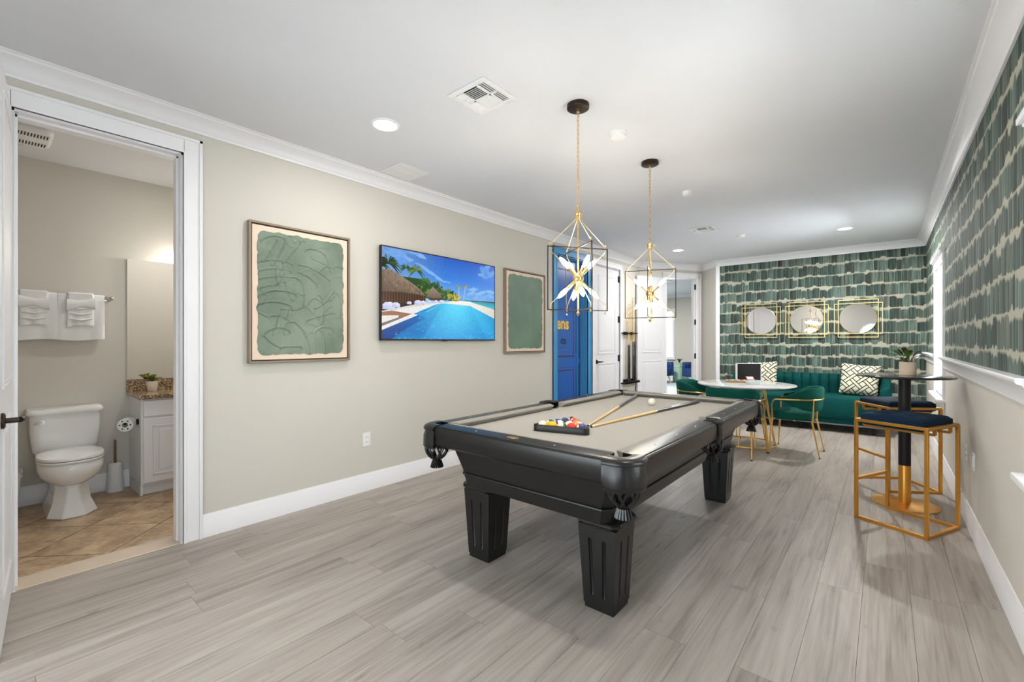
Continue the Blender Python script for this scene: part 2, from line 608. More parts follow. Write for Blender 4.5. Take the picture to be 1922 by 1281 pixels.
def wallpaper_nodes(t, along):
    """brush-stroke rows; returns colour output. along: 0 -> runs along world X, 1 -> along Y"""
    geo = node(t, 'ShaderNodeNewGeometry')
    sp = node(t, 'ShaderNodeSeparateXYZ')
    t.links.new(geo.outputs['Position'], sp.inputs[0])
    s = sp.outputs[along]
    z = sp.outputs[2]
    wob_v = node(t, 'ShaderNodeCombineXYZ')
    t.links.new(math_node(t, 'MULTIPLY', s, 2.2), wob_v.inputs[0])
    t.links.new(math_node(t, 'MULTIPLY', z, 1.0), wob_v.inputs[1])
    wn = node(t, 'ShaderNodeTexNoise')
    setin(wn, Scale=1.0, Detail=2.0)
    t.links.new(wob_v.outputs[0], wn.inputs['Vector'])
    zz = math_node(t, 'ADD', z, math_node(t, 'MULTIPLY', wn.outputs['Fac'], 0.03))
    row = math_node(t, 'DIVIDE', math_node(t, 'ADD', zz, 0.02), 0.178)
    fl = math_node(t, 'FLOOR', row)
    fr = math_node(t, 'FRACT', row)

    def colnoise(sc, shift, detail=1.0, rowk=5.37):
        cv = node(t, 'ShaderNodeCombineXYZ')
        t.links.new(math_node(t, 'ADD', math_node(t, 'MULTIPLY', s, sc), shift), cv.inputs[0])
        t.links.new(math_node(t, 'MULTIPLY', fl, rowk), cv.inputs[1])
        nz = node(t, 'ShaderNodeTexNoise')
        setin(nz, Scale=1.0, Detail=detail)
        t.links.new(cv.outputs[0], nz.inputs['Vector'])
        return nz.outputs['Fac']

    def sstep(x, a, b):
        mr = node(t, 'ShaderNodeMapRange', interpolation_type='SMOOTHSTEP')
        mr.inputs['From Min'].default_value = a
        mr.inputs['From Max'].default_value = b
        t.links.new(x, mr.inputs['Value'])
        return mr.outputs[0]
    sv = node(t, 'ShaderNodeCombineXYZ')
    t.links.new(math_node(t, 'MULTIPLY', s, 70.0), sv.inputs[0])
    t.links.new(math_node(t, 'MULTIPLY', z, 2.5), sv.inputs[1])
    sn = node(t, 'ShaderNodeTexNoise')
    setin(sn, Scale=1.0, Detail=3.0)
    t.links.new(sv.outputs[0], sn.inputs['Vector'])
    jag = math_node(t, 'MULTIPLY', math_node(t, 'SUBTRACT', sn.outputs['Fac'], 0.5), 0.10)
    # single strokes: about twelve to the metre, each with its own length and tone
    cc = math_node(t, 'ADD', math_node(t, 'MULTIPLY', s, 12.5), math_node(t, 'ADD', math_node(t, 'MULTIPLY', fl, 0.43), math_node(t, 'MULTIPLY', colnoise(5, 31.0, 0.0), 2.0)))
    ci = math_node(t, 'FLOOR', cc)
    cf = math_node(t, 'FRACT', cc)

    def stroke_rand(shift):
        cv = node(t, 'ShaderNodeCombineXYZ')
        t.links.new(math_node(t, 'ADD', ci, shift), cv.inputs[0])
        t.links.new(fl, cv.inputs[1])
        wn_ = node(t, 'ShaderNodeTexWhiteNoise', noise_dimensions='2D')
        t.links.new(cv.outputs[0], wn_.inputs['Vector'])
        return wn_.outputs['Value']
    cfa = math_node(t, 'ABSOLUTE', math_node(t, 'SUBTRACT', cf, 0.5))
    r1, r2, r3 = stroke_rand(0.0), stroke_rand(417.0), stroke_rand(911.0)
    # ragged, soft top and bottom ends of each stroke
    g_top = math_node(t, 'ADD', math_node(t, 'MULTIPLY', sstep(colnoise(8.5, 3.1, 1.0), 0.5, 0.7), 0.15), math_node(t, 'ADD', math_node(t, 'MULTIPLY', math_node(t, 'POWER', r1, 3.5), 0.22), math_node(t, 'MULTIPLY', math_node(t, 'POWER', math_node(t, 'MULTIPLY', cfa, 2.0), 3.0), 0.05)))
    g_bot = math_node(t, 'ADD', math_node(t, 'MULTIPLY', sstep(colnoise(12.5, 51.7, 1.0), 0.52, 0.68), 0.14), math_node(t, 'ADD', math_node(t, 'MULTIPLY', math_node(t, 'POWER', r3, 4.0), 0.13), math_node(t, 'MULTIPLY', math_node(t, 'POWER', math_node(t, 'MULTIPLY', cfa, 2.0), 3.0), 0.02)))
    d_top = math_node(t, 'ADD', math_node(t, 'SUBTRACT', math_node(t, 'SUBTRACT', 1.0, fr), g_top), jag)
    d_bot = math_node(t, 'SUBTRACT', fr, g_bot)
    m1 = sstep(d_top, -0.04, 0.09)
    m2 = sstep(d_bot, -0.015, 0.04)
    # thin pale slits left between some strokes
    edge = math_node(t, 'ABSOLUTE', math_node(t, 'SUBTRACT', cf, 0.5))
    slit = math_node(t, 'MULTIPLY', sstep(edge, 0.455, 0.49), math_node(t, 'MULTIPLY', r3, 0.75))
    stroke = math_node(t, 'MULTIPLY', math_node(t, 'MULTIPLY', m1, m2), math_node(t, 'SUBTRACT', 1.0, slit))
    # tone of the strokes
    tone = math_node(t, 'ADD', math_node(t, 'MULTIPLY', sn.outputs['Fac'], 0.62), math_node(t, 'ADD', math_node(t, 'MULTIPLY', r2, 0.20), math_node(t, 'MULTIPLY', cf, 0.08)))
    tone = math_node(t, 'ADD', tone, 0.08)
    cr = node(t, 'ShaderNodeValToRGB')
    e = cr.color_ramp.elements
    e[0].position = 0.40
    e[0].color = lin((31, 47, 42)) + (1,)
    e[1].position = 0.70
    e[1].color = lin((116, 135, 126)) + (1,)
    k = e.new(0.54)
    k.color = lin((66, 90, 82)) + (1,)
    t.links.new(tone, cr.inputs[0])
    # some strokes lean towards brown-grey
    hue = node(t, 'ShaderNodeMix', data_type='RGBA', blend_type='MULTIPLY')
    hue.inputs['B'].default_value = (1.0, 0.80, 0.76, 1)
    t.links.new(sstep(colnoise(8, 77.0, 1.0), 0.42, 0.66), hue.inputs['Factor'])
    t.links.new(cr.outputs[0], hue.inputs['A'])
    mx = node(t, 'ShaderNodeMix', data_type='RGBA')
    mx.inputs['A'].default_value = lin((172, 171, 154)) + (1,)
    t.links.new(hue.outputs['Result'], mx.inputs['B'])
    t.links.new(stroke, mx.inputs['Factor'])
    return mx.outputs['Result'], z


def wallpaper_mat(name, along, wainscot):
    m, t, b = nt(name)
    colr, z = wallpaper_nodes(t, along)
    if wainscot:
        mx = node(t, 'ShaderNodeMix', data_type='RGBA')
        mx.inputs['A'].default_value = lin((208, 204, 195)) + (1,)
        t.links.new(colr, mx.inputs['B'])
        t.links.new(math_node(t, 'GREATER_THAN', z, 1.05), mx.inputs['Factor'])
        colr = mx.outputs['Result']
    t.links.new(colr, b.inputs['Base Color'])
    setin(b, Roughness=0.75)
    return m


M_paperX = wallpaper_mat('brushstroke_wallpaper_far', 0, False)
M_paperY = wallpaper_mat('brushstroke_wallpaper_side', 1, True)


def lattice_mat():
    """cream cushion cover with a dark interlocking lattice print"""
    m, t, b = nt('lattice_print_cotton')
    tc = node(t, 'ShaderNodeTexCoord')
    sp = node(t, 'ShaderNodeSeparateXYZ')
    t.links.new(tc.outputs['Object'], sp.inputs[0])
    k = 6.8
    p = math_node(t, 'MULTIPLY', math_node(t, 'ADD', sp.outputs[0], sp.outputs[2]), k)
    q = math_node(t, 'MULTIPLY', math_node(t, 'SUBTRACT', sp.outputs[0], sp.outputs[2]), k)
    fp = math_node(t, 'FRACT', p)
    fq = math_node(t, 'FRACT', q)

    def lines(x):
        inner = math_node(t, 'MULTIPLY', math_node(t, 'GREATER_THAN', x, 0.37), math_node(t, 'LESS_THAN', x, 0.48))
        return math_node(t, 'MAXIMUM', math_node(t, 'LESS_THAN', x, 0.11), inner)
    cross = math_node(t, 'MULTIPLY', math_node(t, 'LESS_THAN', fp, 0.48), math_node(t, 'LESS_THAN', fq, 0.48))
    par = math_node(t, 'FLOORED_MODULO', math_node(t, 'ADD', math_node(t, 'FLOOR', p), math_node(t, 'FLOOR', q)), 2.0)
    notc = math_node(t, 'SUBTRACT', 1.0, cross)
    okp = math_node(t, 'MAXIMUM', notc, par)
    okq = math_node(t, 'MAXIMUM', notc, math_node(t, 'SUBTRACT', 1.0, par))
    f = math_node(t, 'MAXIMUM', math_node(t, 'MULTIPLY', lines(fp), okp), math_node(t, 'MULTIPLY', lines(fq), okq))
    mx = node(t, 'ShaderNodeMix', data_type='RGBA')
    mx.inputs['A'].default_value = lin((222, 218, 196)) + (1,)
    mx.inputs['B'].default_value = lin((40, 44, 32)) + (1,)
    t.links.new(f, mx.inputs['Factor'])
    t.links.new(mx.outputs['Result'], b.inputs['Base Color'])
    setin(b, Roughness=0.9)
    return m


M_latt = lattice_mat()


def ball_mat(name, rgb, stripe):
    m, t, b = nt(name)
    tc = node(t, 'ShaderNodeTexCoord')
    sp = node(t, 'ShaderNodeSeparateXYZ')
    t.links.new(tc.outputs['Object'], sp.inputs[0])
    c = lin(rgb) + (1,)
    w = lin((240, 232, 208)) + (1,)
    mx = node(t, 'ShaderNodeMix', data_type='RGBA')
    mx.inputs['A'].default_value = c
    mx.inputs['B'].default_value = w
    if stripe:
        f = math_node(t, 'GREATER_THAN', math_node(t, 'ABSOLUTE', sp.outputs[2]), 0.0165)
    else:
        f = math_node(t, 'GREATER_THAN', 0.0, 1.0)
    spot = math_node(t, 'GREATER_THAN', sp.outputs[0], 0.0252)
    t.links.new(math_node(t, 'MAXIMUM', f, spot), mx.inputs['Factor'])
    t.links.new(mx.outputs['Result'], b.inputs['Base Color'])
    setin(b, Roughness=0.06)
    return m


def screen_mat():
    m, t, b = nt('television_picture')
    at = node(t, 'ShaderNodeVertexColor')
    at.layer_name = 'paint'
    nz = node(t, 'ShaderNodeTexNoise')
    setin(nz, Scale=60.0, Detail=3.0)
    tc = node(t, 'ShaderNodeTexCoord')
    t.links.new(tc.outputs['Object'], nz.inputs['Vector'])
    mx = node(t, 'ShaderNodeMix', data_type='RGBA', blend_type='MULTIPLY')
    mx.inputs['Factor'].default_value = 1.0
    g = node(t, 'ShaderNodeMapRange')
    g.inputs['To Min'].default_value = 0.8
    g.inputs['To Max'].default_value = 1.2
    t.links.new(nz.outputs['Fac'], g.inputs['Value'])
    t.links.new(at.outputs['Color'], mx.inputs['A'])
    t.links.new(g.outputs[0], mx.inputs['B'])
    b.inputs['Base Color'].default_value = (0.01, 0.01, 0.01, 1)
    t.links.new(mx.outputs['Result'], b.inputs['Emission Color'])
    b.inputs['Emission Strength'].default_value = 1.0
    setin(b, Roughness=0.25)
    b.inputs['Specular IOR Level'].default_value = 0.2
    return m


M_screen = screen_mat()

# ================================================================== structure
XL, XR, YF, YB, HC = -3.36, 0.445, 8.40, -1.0, 2.68
WT = 0.14
A_ = (-3.36, 7.60)          # left wall meets the angled doorway wall
B_ = (-2.63, 8.77)          # angled wall meets the short return
C_ = (-2.26, 8.40)          # return meets the papered wall
DH = 2.44                   # door height


def struct(o, label, cat):
    return tag(o, label, cat, kind='structure')


# ---- main floor: planks laid along the room on an underlay
def in_room(x, y):
    return True


mb = MB()
mb.prism([(XL, YB), (XR, YB), (XR, YF), C_, B_, A_, (XL, A_[1])][::-1], -0.05, -0.008)
floor = struct(mb.build('floor', M_sub), 'grey wood-look plank floor of the games room', 'floor')
PW, PL = 0.182, 1.22
pm_mesh = MB()
pm_mesh.box(-PW / 2 + 0.0006, PW / 2 - 0.0006, -PL / 2 + 0.0006, PL / 2 - 0.0006, -0.008, 0.0)
plank_me = pm_mesh.mesh('plank', M_plank, smooth=0)
nx = int(math.ceil((XR - XL) / PW))
rr = random.Random(3)
cache = {}
for i in range(nx):
    x0 = XL + i * PW
    x1 = min(x0 + PW, XR)
    y = YB - rr.random() * PL
    while y < 8.9:
        y0, y1 = max(y, YB), y + PL
        ymax = YF
        xm = (x0 + x1) / 2
        if xm < B_[0]:
            ymax = A_[1] + (xm - A_[0]) * (B_[1] - A_[1]) / (B_[0] - A_[0]) + 0.14
        elif xm < C_[0]:
            ymax = B_[1] - (xm - B_[0]) + 0.1
        y1 = min(y1, ymax)
        if y1 - y0 > 0.02:
            full = (abs(y1 - y0 - PL) < 1e-4 and abs(x1 - x0 - PW) < 1e-4)
            if full:
                me = plank_me
            else:
                k = MB()
                w2, l2 = (x1 - x0) / 2, (y1 - y0) / 2
                k.box(-w2 + 0.0006, w2 - 0.0006, -l2 + 0.0006, l2 - 0.0006, -0.008, 0.0)
                me = k.mesh('plank', M_plank, smooth=0)
            o = link('plank', me, floor)
            o.location = ((x0 + x1) / 2, (y0 + y1) / 2, 0)
        y += PL

# ---- ceiling
mb = MB()
mb.prism([(XL - WT, YB - 0.1), (XR + WT, YB - 0.1), (XR + WT, YF + 0.12), (C_[0], YF + 0.12), (B_[0] + 0.06, B_[1] + 0.16), (B_[0] - 0.14, B_[1] + 0.05), (XL - 0.12, A_[1] + 0.05)], HC, HC + 0.08)
struct(mb.build('ceiling', M_ceil), 'white textured ceiling above the games room', 'ceiling')


def wall_y(mb, x0, x1, ya, yb, openings, m=0):
    """wall slab along Y between x0..x1 with openings [(y0,y1,z0,z1)]"""
    y = ya
    for (o0, o1, z0, z1) in sorted(openings):
        mb.box(x0, x1, y, o0, 0, HC, m)
        if z0 > 0: mb.box(x0, x1, o0, o1, 0, z0, m)
        if z1 < HC: mb.box(x0, x1, o0, o1, z1, HC, m)
        y = o1
    mb.box(x0, x1, y, yb, 0, HC, m)


def wall_x(mb, y0, y1, xa, xb, openings, m=0):
    x = xa
    for (o0, o1, z0, z1) in sorted(openings):
        mb.box(x, o0, y0, y1, 0, HC, m)
        if z0 > 0: mb.box(o0, o1, y0, y1, 0, z0, m)
        if z1 < HC: mb.box(o0, o1, y0, y1, z1, HC, m)
        x = o1
    mb.box(x, xb, y0, y1, 0, HC, m)


BD = (0.105, 0.830)      # bathroom doorway
BL = (4.95, 5.76)        # blue doorway
WD = (5.97, 6.80)        # white closet door
mb = MB()
wall_y(mb, XL - WT, XL, YB, A_[1], [(BD[0], BD[1], 0, DH), (BL[0], BL[1], 0, DH), (WD[0], WD[1], 0, DH)])
struct(mb.build('wall_left', M_wall), 'greige wall carrying the television and two green paintings', 'wall')

WIN1 = (5.98, 6.88, 0.70, 2.05)
WIN2 = (1.62, 2.56, 0.74, 2.03)
GLD = (-0.85, 0.75, 0.05, 2.35)      # added unseen glazed door beside the viewer, lets fill light in
mb = MB()
wall_y(mb, XR, XR + 0.12, YB, YF + 0.12, [WIN1, WIN2, GLD])
struct(mb.build('wall_right', M_paperY), 'window wall with green brush-stroke wallpaper above a greige lower half', 'wall')

mb = MB()
mb.box(C_[0], XR, YF, YF + 0.12, 0, HC)
struct(mb.build('wall_far', M_paperX), 'far wall covered in green brush-stroke wallpaper behind the sofa', 'wall')

# short return and angled doorway wall
va = (Vector(B_) - Vector(A_))
LD = va.length
da = va.normalized()
na = Vector((da.y, -da.x))            # into the games room
DOP = (0.556, 1.243)                  # opening along the angled wall


def ang(s, off, z):
    p = Vector(A_) + da * s + na * off
    return (p.x, p.y, z)


def abox(mb, s0, s1, o0, o1, z0, z1, m=0):
    mb.add([ang(s0, o0, z0), ang(s1, o0, z0), ang(s1, o1, z0), ang(s0, o1, z0), ang(s0, o0, z1), ang(s1, o0, z1), ang(s1, o1, z1), ang(s0, o1, z1)],
           [(0, 3, 2, 1), (4, 5, 6, 7), (0, 1, 5, 4), (1, 2, 6, 5), (2, 3, 7, 6), (3, 0, 4, 7)], m)


mb = MB()
abox(mb, -0.08, DOP[0], -0.12, 0, 0, HC)
abox(mb, DOP[1], LD, -0.12, 0, 0, HC)
abox(mb, DOP[0], DOP[1], -0.12, 0, DH, HC)
struct(mb.build('wall_angled', M_wall), 'angled greige wall with the open doorway to the den', 'wall')
mb = MB()
mb.prism([B_, C_, (C_[0] + 0.02, C_[1] + 0.1), (B_[0] + 0.1, B_[1] + 0.1)], 0, HC)
struct(mb.build('wall_return', M_wall), 'narrow greige wall between the den doorway and the papered wall', 'wall')

# back wall (behind the viewer) with an arched window and an added wide low one for fill light
ARC = (-0.62, 0.12, 0.75, 1.47)
BWN = (-3.1, -0.8, 0.12, 1.48)
mb = MB()
r_ = (ARC[1] - ARC[0]) / 2
cx = (ARC[0] + ARC[1]) / 2
wall_x(mb, YB - 0.12, YB, XL - WT, XR + 0.12, [(BWN[0], BWN[1], BWN[2], BWN[3]), (ARC[0], ARC[1], ARC[2], ARC[3] + r_)])
N = 16
for i in range(N):   # spandrels of the arch
    t0, t1 = PI * i / N, PI * (i + 1) / N
    xa, za = cx + r_ * math.cos(t0), ARC[3] + r_ * math.sin(t0)
    xb, zb = cx + r_ * math.cos(t1), ARC[3] + r_ * math.sin(t1)
    zt = ARC[3] + r_
    vsx = []
    for yy in (YB - 0.12, YB):
        vsx += [(xa, yy, za), (xb, yy, zb), (xb, yy, zt + 0.001), (xa, yy, zt + 0.001)]
    mb.add(vsx, [(0, 1, 2, 3), (4, 5, 6, 7), (0, 1, 5, 4), (1, 2, 6, 5), (2, 3, 7, 6), (3, 0, 4, 7)])
struct(mb.build('wall_back', M_wall), 'greige wall with an arched window seen only in the round mirrors', 'wall')

w = thing('window_3', (0, YB - 0.05, 0), 0, 'arched window reflected in the round mirrors', 'window', kind='structure')
f = MB()
pts = [(ARC[0] + 0.02, 0, ARC[2]), (ARC[0] + 0.02, 0, ARC[3])] + [(cx - (r_ - 0.02) * math.cos(PI * i / 12), 0, ARC[3] + (r_ - 0.02) * math.sin(PI * i / 12)) for i in range(13)] + [(ARC[1] - 0.02, 0, ARC[2])]
for a, b in zip(pts, pts[1:] + pts[:1]): f.bar(a, b, 0.04, 0.05)
f.bar((ARC[0], 0, ARC[3]), (ARC[1], 0, ARC[3]), 0.02)
f.bar((cx, 0, ARC[2]), (cx, 0, ARC[3] + r_), 0.02)
f.build('window_frame', M_trim, w)
g = MB(); g.box(ARC[0], ARC[1], -0.003, 0.003, ARC[2], ARC[3] + r_); g.build('pane', M_glass, w)
w = thing('window_4_added', (0, YB - 0.05, 0), 0, 'added unseen wide low window for fill light behind the viewer', 'window', kind='structure')
f = MB()
f.box(BWN[0], BWN[0] + 0.05, -0.03, 0.03, BWN[2], BWN[3]); f.box(BWN[1] - 0.05, BWN[1], -0.03, 0.03, BWN[2], BWN[3])
f.box(BWN[0], BWN[1], -0.03, 0.03, BWN[2], BWN[2] + 0.05); f.box(BWN[0], BWN[1], -0.03, 0.03, BWN[3] - 0.05, BWN[3])
f.box((BWN[0] + BWN[1]) / 2 - 0.02, (BWN[0] + BWN[1]) / 2 + 0.02, -0.02, 0.02, BWN[2], BWN[3])
f.build('window_frame', M_trim, w)
g = MB(); g.box(BWN[0], BWN[1], -0.003, 0.003, BWN[2], BWN[3]); g.build('pane', M_glass, w)

w = thing('window_6_added', (XR + 0.06, 0, 0), 0, 'added unseen glazed door for fill light beside the viewer', 'window', kind='structure')
f = MB()
for (a, b, c, d) in ((GLD[0], GLD[0] + 0.06, GLD[2], GLD[3]), (GLD[1] - 0.06, GLD[1], GLD[2], GLD[3]), (GLD[0], GLD[1], GLD[2], GLD[2] + 0.08), (GLD[0], GLD[1], GLD[3] - 0.06, GLD[3]), (-0.08, -0.02, GLD[2], GLD[3])): f.box(-0.03, 0.03, a, b, c, d)
f.build('window_frame', M_trim, w)
g = MB(); g.box(-0.003, 0.003, GLD[0], GLD[1], GLD[2], GLD[3]); g.build('pane', M_glass, w)

# ---- crown moulding, one run for each wall, mitred
CR = [(0.0, HC - 0.1), (0.012, HC - 0.1), (0.014, HC - 0.086), (0.022, HC - 0.078), (0.03, HC - 0.06), (0.048, HC - 0.038), (0.072, HC - 0.024), (0.084, HC - 0.018), (0.086, HC - 0.008), (0.1, HC - 0.006), (0.1, HC), (0.0, HC)]
room = [(XL, YB), (XL, A_[1]), B_, C_, (XR, YF), (XR, YB)]


def seg_sweep(pts, i, prof, mb):
    """one mitred segment i..i+1 of an open path"""
    full = MB()
    sweep(pts, prof, full)
    n = len(prof)
    r0 = full.v[i * n:(i + 1) * n]
    r1 = full.v[(i + 1) * n:(i + 2) * n]
    mb.loft([r0, r1])
    return mb


names = ['television wall', 'angled doorway wall', 'narrow return wall', 'far papered wall', 'window wall']
for i, nm in enumerate(names):
    mb = MB()
    seg_sweep(room, i, CR, mb)
    struct(mb.build('trim_%d' % (i + 1), M_trim), 'white crown moulding along the ' + nm, 'moulding')

# white corner bead at the end of the wallpaper
mb = MB(); mb.box(C_[0] - 0.035, C_[0] + 0.03, YF - 0.012, YF + 0.02, 0, HC - 0.09)
struct(mb.build('trim_6', M_trim, bevel=0.003), 'white corner strip at the edge of the green wallpaper', 'moulding')

# ---- baseboards
BBP = [(0, 0), (0.016, 0), (0.016, 0.105), (0.012, 0.112), (0.012, 0.122), (0.008, 0.132), (0.005, 0.146), (0, 0.146)]


def base_run(name, p0, p1, label, prof=BBP):
    mb = MB()
    sweep([p0, p1], prof, mb)
    return struct(mb.build(name, M_trim), label, 'baseboard')


base_run('baseboard_left', (XL, BD[1] + 0.094), (XL, BL[0] - 0.09), 'white baseboard below the television and paintings')
base_run('baseboard_left_far', (XL, WD[1] + 0.09), (XL, A_[1] - 0.0), 'white baseboard below the wall cue rack')
base_run('baseboard_left_near', (XL, YB), (XL, BD[0] - 0.11), 'white baseboard before the bathroom doorway')
base_run('baseboard_far', C_, (XR, YF), 'white baseboard behind the teal sofa')
base_run('baseboard_right', (XR, YF), (XR, GLD[1] + 0.02), 'white baseboard along the window wall')
base_run('baseboard_return', B_, C_, 'short white baseboard beside the den doorway')


# ---- chair rail on the window wall
RP = [(0, 1.005), (0.014, 1.005), (0.016, 1.06), (0.022, 1.07), (0.03, 1.085), (0.045, 1.09), (0.05, 1.098), (0.05, 1.108), (0.045, 1.114), (0, 1.114)]
for i, (a, b, lb) in enumerate([(YF, WIN1[1] + 0.07, 'short white chair rail between far corner and window'), (WIN1[0] - 0.05, WIN2[1] + 0.07, 'long white chair rail under the green wallpaper')]):
    mb = MB()
    sweep([(XR, a), (XR, b)], RP, mb)
    struct(mb.build('trim_%d' % (7 + i), M_trim), lb, 'moulding')


# ---- side windows with blinds
def side_window(name, W, label):
    y0, y1, z0, z1 = W
    w = thing(name, (XR, (y0 + y1) / 2, z0), 0, label, 'window', kind='structure')
    hw = (y1 - y0) / 2
    hh = z1 - z0
    f = MB()
    f.box(0.07, 0.11, -hw, -hw + 0.045, 0, hh); f.box(0.07, 0.11, hw - 0.045, hw, 0, hh)
    f.box(0.07, 0.11, -hw, hw, 0, 0.045); f.box(0.07, 0.11, -hw, hw, hh - 0.045, hh); f.box(0.075, 0.105, -hw, hw, hh / 2 - 0.02, hh / 2 + 0.02)
    f.build('window_frame', M_trim, w)
    g = MB(); g.box(0.086, 0.09, -hw, hw, 0, hh); g.build('pane', M_glass, w)
    c = MB(); c.box(0.0, 0.115, -hw, -hw + 0.006, 0, hh); c.box(0.0, 0.115, hw - 0.006, hw, 0, hh); c.box(0.0, 0.115, -hw, hw, hh - 0.006, hh); c.build('reveal_lining', M_trim, w)
    c = MB()
    c.box(-0.018, 0.004, -hw - 0.06, -hw + 0.004, 0, hh)
    c.box(-0.018, 0.004, hw - 0.004, hw + 0.06, 0, hh)
    c.build('side_casing', M_trim, w, bevel=0.003)
    c = MB()
    for (d, a, b, e) in ((0.02, 0.0, 0.07, 0.06), (0.03, 0.07, 0.085, 0.072), (0.045, 0.085, 0.11, 0.085)):
        c.box(-d, 0.0, -hw - e, hw + e, hh + a, hh + b)
    c.build('head_casing', M_trim, w, bevel=0.003)
    c = MB()
    c.box(-0.06, 0.07, -hw - 0.085, hw + 0.085, -0.03, 0.0)
    c.build('window_sill', M_trim, w, bevel=0.006)
    c = MB()
    c.box(-0.02, 0, -hw - 0.06, hw + 0.06, -0.1, -0.03)
    c.build('apron_board', M_trim, w, bevel=0.004)
    c = MB(); c.box(0.005, 0.06, -hw + 0.01, hw - 0.01, hh - 0.06, hh - 0.003); c.build('blind_headrail', M_slat, w, bevel=0.004)
    c = MB(); c.box(0.004, 0.034, -hw + 0.008, hw - 0.008, 0.001, 0.018); c.build('blind_bottom_rail', M_slat, w, bevel=0.003)
    s = MB()
    a = math.radians(72)
    dx, dz = 0.024 * math.cos(a), 0.024 * math.sin(a)
    s.add([(-dx, -hw + 0.008, dz), (dx, -hw + 0.008, -dz), (dx, hw - 0.008, -dz), (-dx, hw - 0.008, dz),
           (-dx, -hw + 0.008, dz + 0.003), (dx, -hw + 0.008, -dz + 0.003), (dx, hw - 0.008, -dz + 0.003), (-dx, hw - 0.008, dz + 0.003)],
          [(0, 3, 2, 1), (4, 5, 6, 7), (0, 1, 5, 4), (1, 2, 6, 5), (2, 3, 7, 6), (3, 0, 4, 7)])
    me = s.mesh('slat', M_slat, smooth=0)
    n = int((hh - 0.1) / 0.042)
    for i in range(n):
        o = link('slat', me, w)
        o.location = (0.018, 0, 0.036 + i * 0.042)
    return w


side_window('window_1', WIN1, 'white blinded window behind the bar table')
side_window('window_2', WIN2, 'white blinded window at the near end of the chair rail')


# ---- door casings
def casing(name, x, y0, y1, zt, w, mat, label, jamb=WT):
    o = thing(name, (x, (y0 + y1) / 2, 0), 0, label, 'door frame', kind='structure')
    h = (y1 - y0) / 2
    for s in (-1, 1):
        c = MB()
        a0, a1 = sorted((s * (h - 0.006), s * (h + w)))
        c.box(0, 0.016, a0, a1, 0, zt + w)
        b0, b1 = sorted((s * (h + w - 0.018), s * (h + w)))
        c.box(0, 0.024, b0, b1, 0, zt + w)
        b0, b1 = sorted((s * (h - 0.006), s * (h + 0.012)))
        c.box(0, 0.021, b0, b1, 0, zt + 0.012)
        c.build('side_casing', mat, o, bevel=0.002)
        j = MB()
        b0, b1 = sorted((s * h, s * (h - 0.018)))
        j.box(-jamb - 0.012, 0.001, b0, b1, 0, zt)
        b0, b1 = sorted((s * (h - 0.018), s * (h - 0.03)))
        j.box(-jamb + 0.03, -0.05, b0, b1, 0, zt)
        j.build('jamb', mat, o, bevel=0.002)
    c = MB()
    c.box(0, 0.016, -h, h, zt - 0.006, zt + w)
    c.box(0, 0.024, -h - w, h + w, zt + w - 0.018, zt + w)
    c.box(0, 0.021, -h, h, zt - 0.006, zt + 0.012)
    c.build('head_casing', mat, o, bevel=0.002)
    j = MB()
    j.box(-jamb - 0.012, 0.001, -h, h, zt - 0.018, zt)
    j.box(-jamb + 0.03, -0.05, -h, h, zt - 0.03, zt - 0.018)
    j.build('head_jamb', mat, o)
    return o


fr = casing('trim_9', XL, BD[0], BD[1], DH, 0.094, M_trim, 'white casing around the bathroom doorway')
k = MB(); k.box(-0.1, -0.075, 0.3625 - 0.0195, 0.3625 - 0.0165, 0.92, 0.99); k.build('strike_plate', M_bronze, fr)
casing('trim_10', XL, BL[0], BL[1], DH, 0.088, M_bluel, 'light blue painted casing around the blue door')
casing('trim_11', XL, WD[0], WD[1], DH, 0.082, M_trim, 'white casing around the closet door beside the blue door')
mb = MB(); mb.box(XL - WT - 0.03, XL + 0.004, BD[0] + 0.018, BD[1] - 0.018, 0, 0.006)
struct(mb.build('trim_12', M_marb, bevel=0.003), 'pale stone threshold under the bathroom doorway', 'threshold')


# ---- moulded two panel doors. local: hinge at origin, leaf along +X, thickness in Y (0..-t), face +Y and -Y panelled
def door_leaf(parent, w, h, mat, t=0.036, panels=None, line=None):
    c = MB()
    c.box(0.002, w - 0.002, -t, 0, 0.008, h - 0.004)
    c.build('leaf', mat, parent, bevel=0.002)
    st = 0.115
    panels = panels or [(0.20, 0.92), (1.06, h - 0.13)]
    for (z0, z1) in panels:
        for yy, s in ((0.0, 1), (-t, -1)):
            p = MB()
            x0, x1 = st, w - st
            for k, (ins, d) in enumerate([(0.0, 0.007), (0.014, 0.0035)]):
                wd = 0.014
                a0, a1, b0, b1 = x0 + ins, x1 - ins, z0 + ins, z1 - ins
                y0, y1 = sorted((yy - s * 0.001, yy + s * d))
                p.box(a0, a1, y0, y1, b0, b0 + wd); p.box(a0, a1, y0, y1, b1 - wd, b1)
                p.box(a0, a0 + wd, y0, y1, b0 + wd, b1 - wd); p.box(a1 - wd, a1, y0, y1, b0 + wd, b1 - wd)
            y0, y1 = sorted((yy - s * 0.001, yy + s * 0.005))
            p.box(x0 + 0.05, x1 - 0.05, y0, y1, z0 + 0.05, z1 - 0.05)
            p.build('panel', line or mat, parent, bevel=0.002)


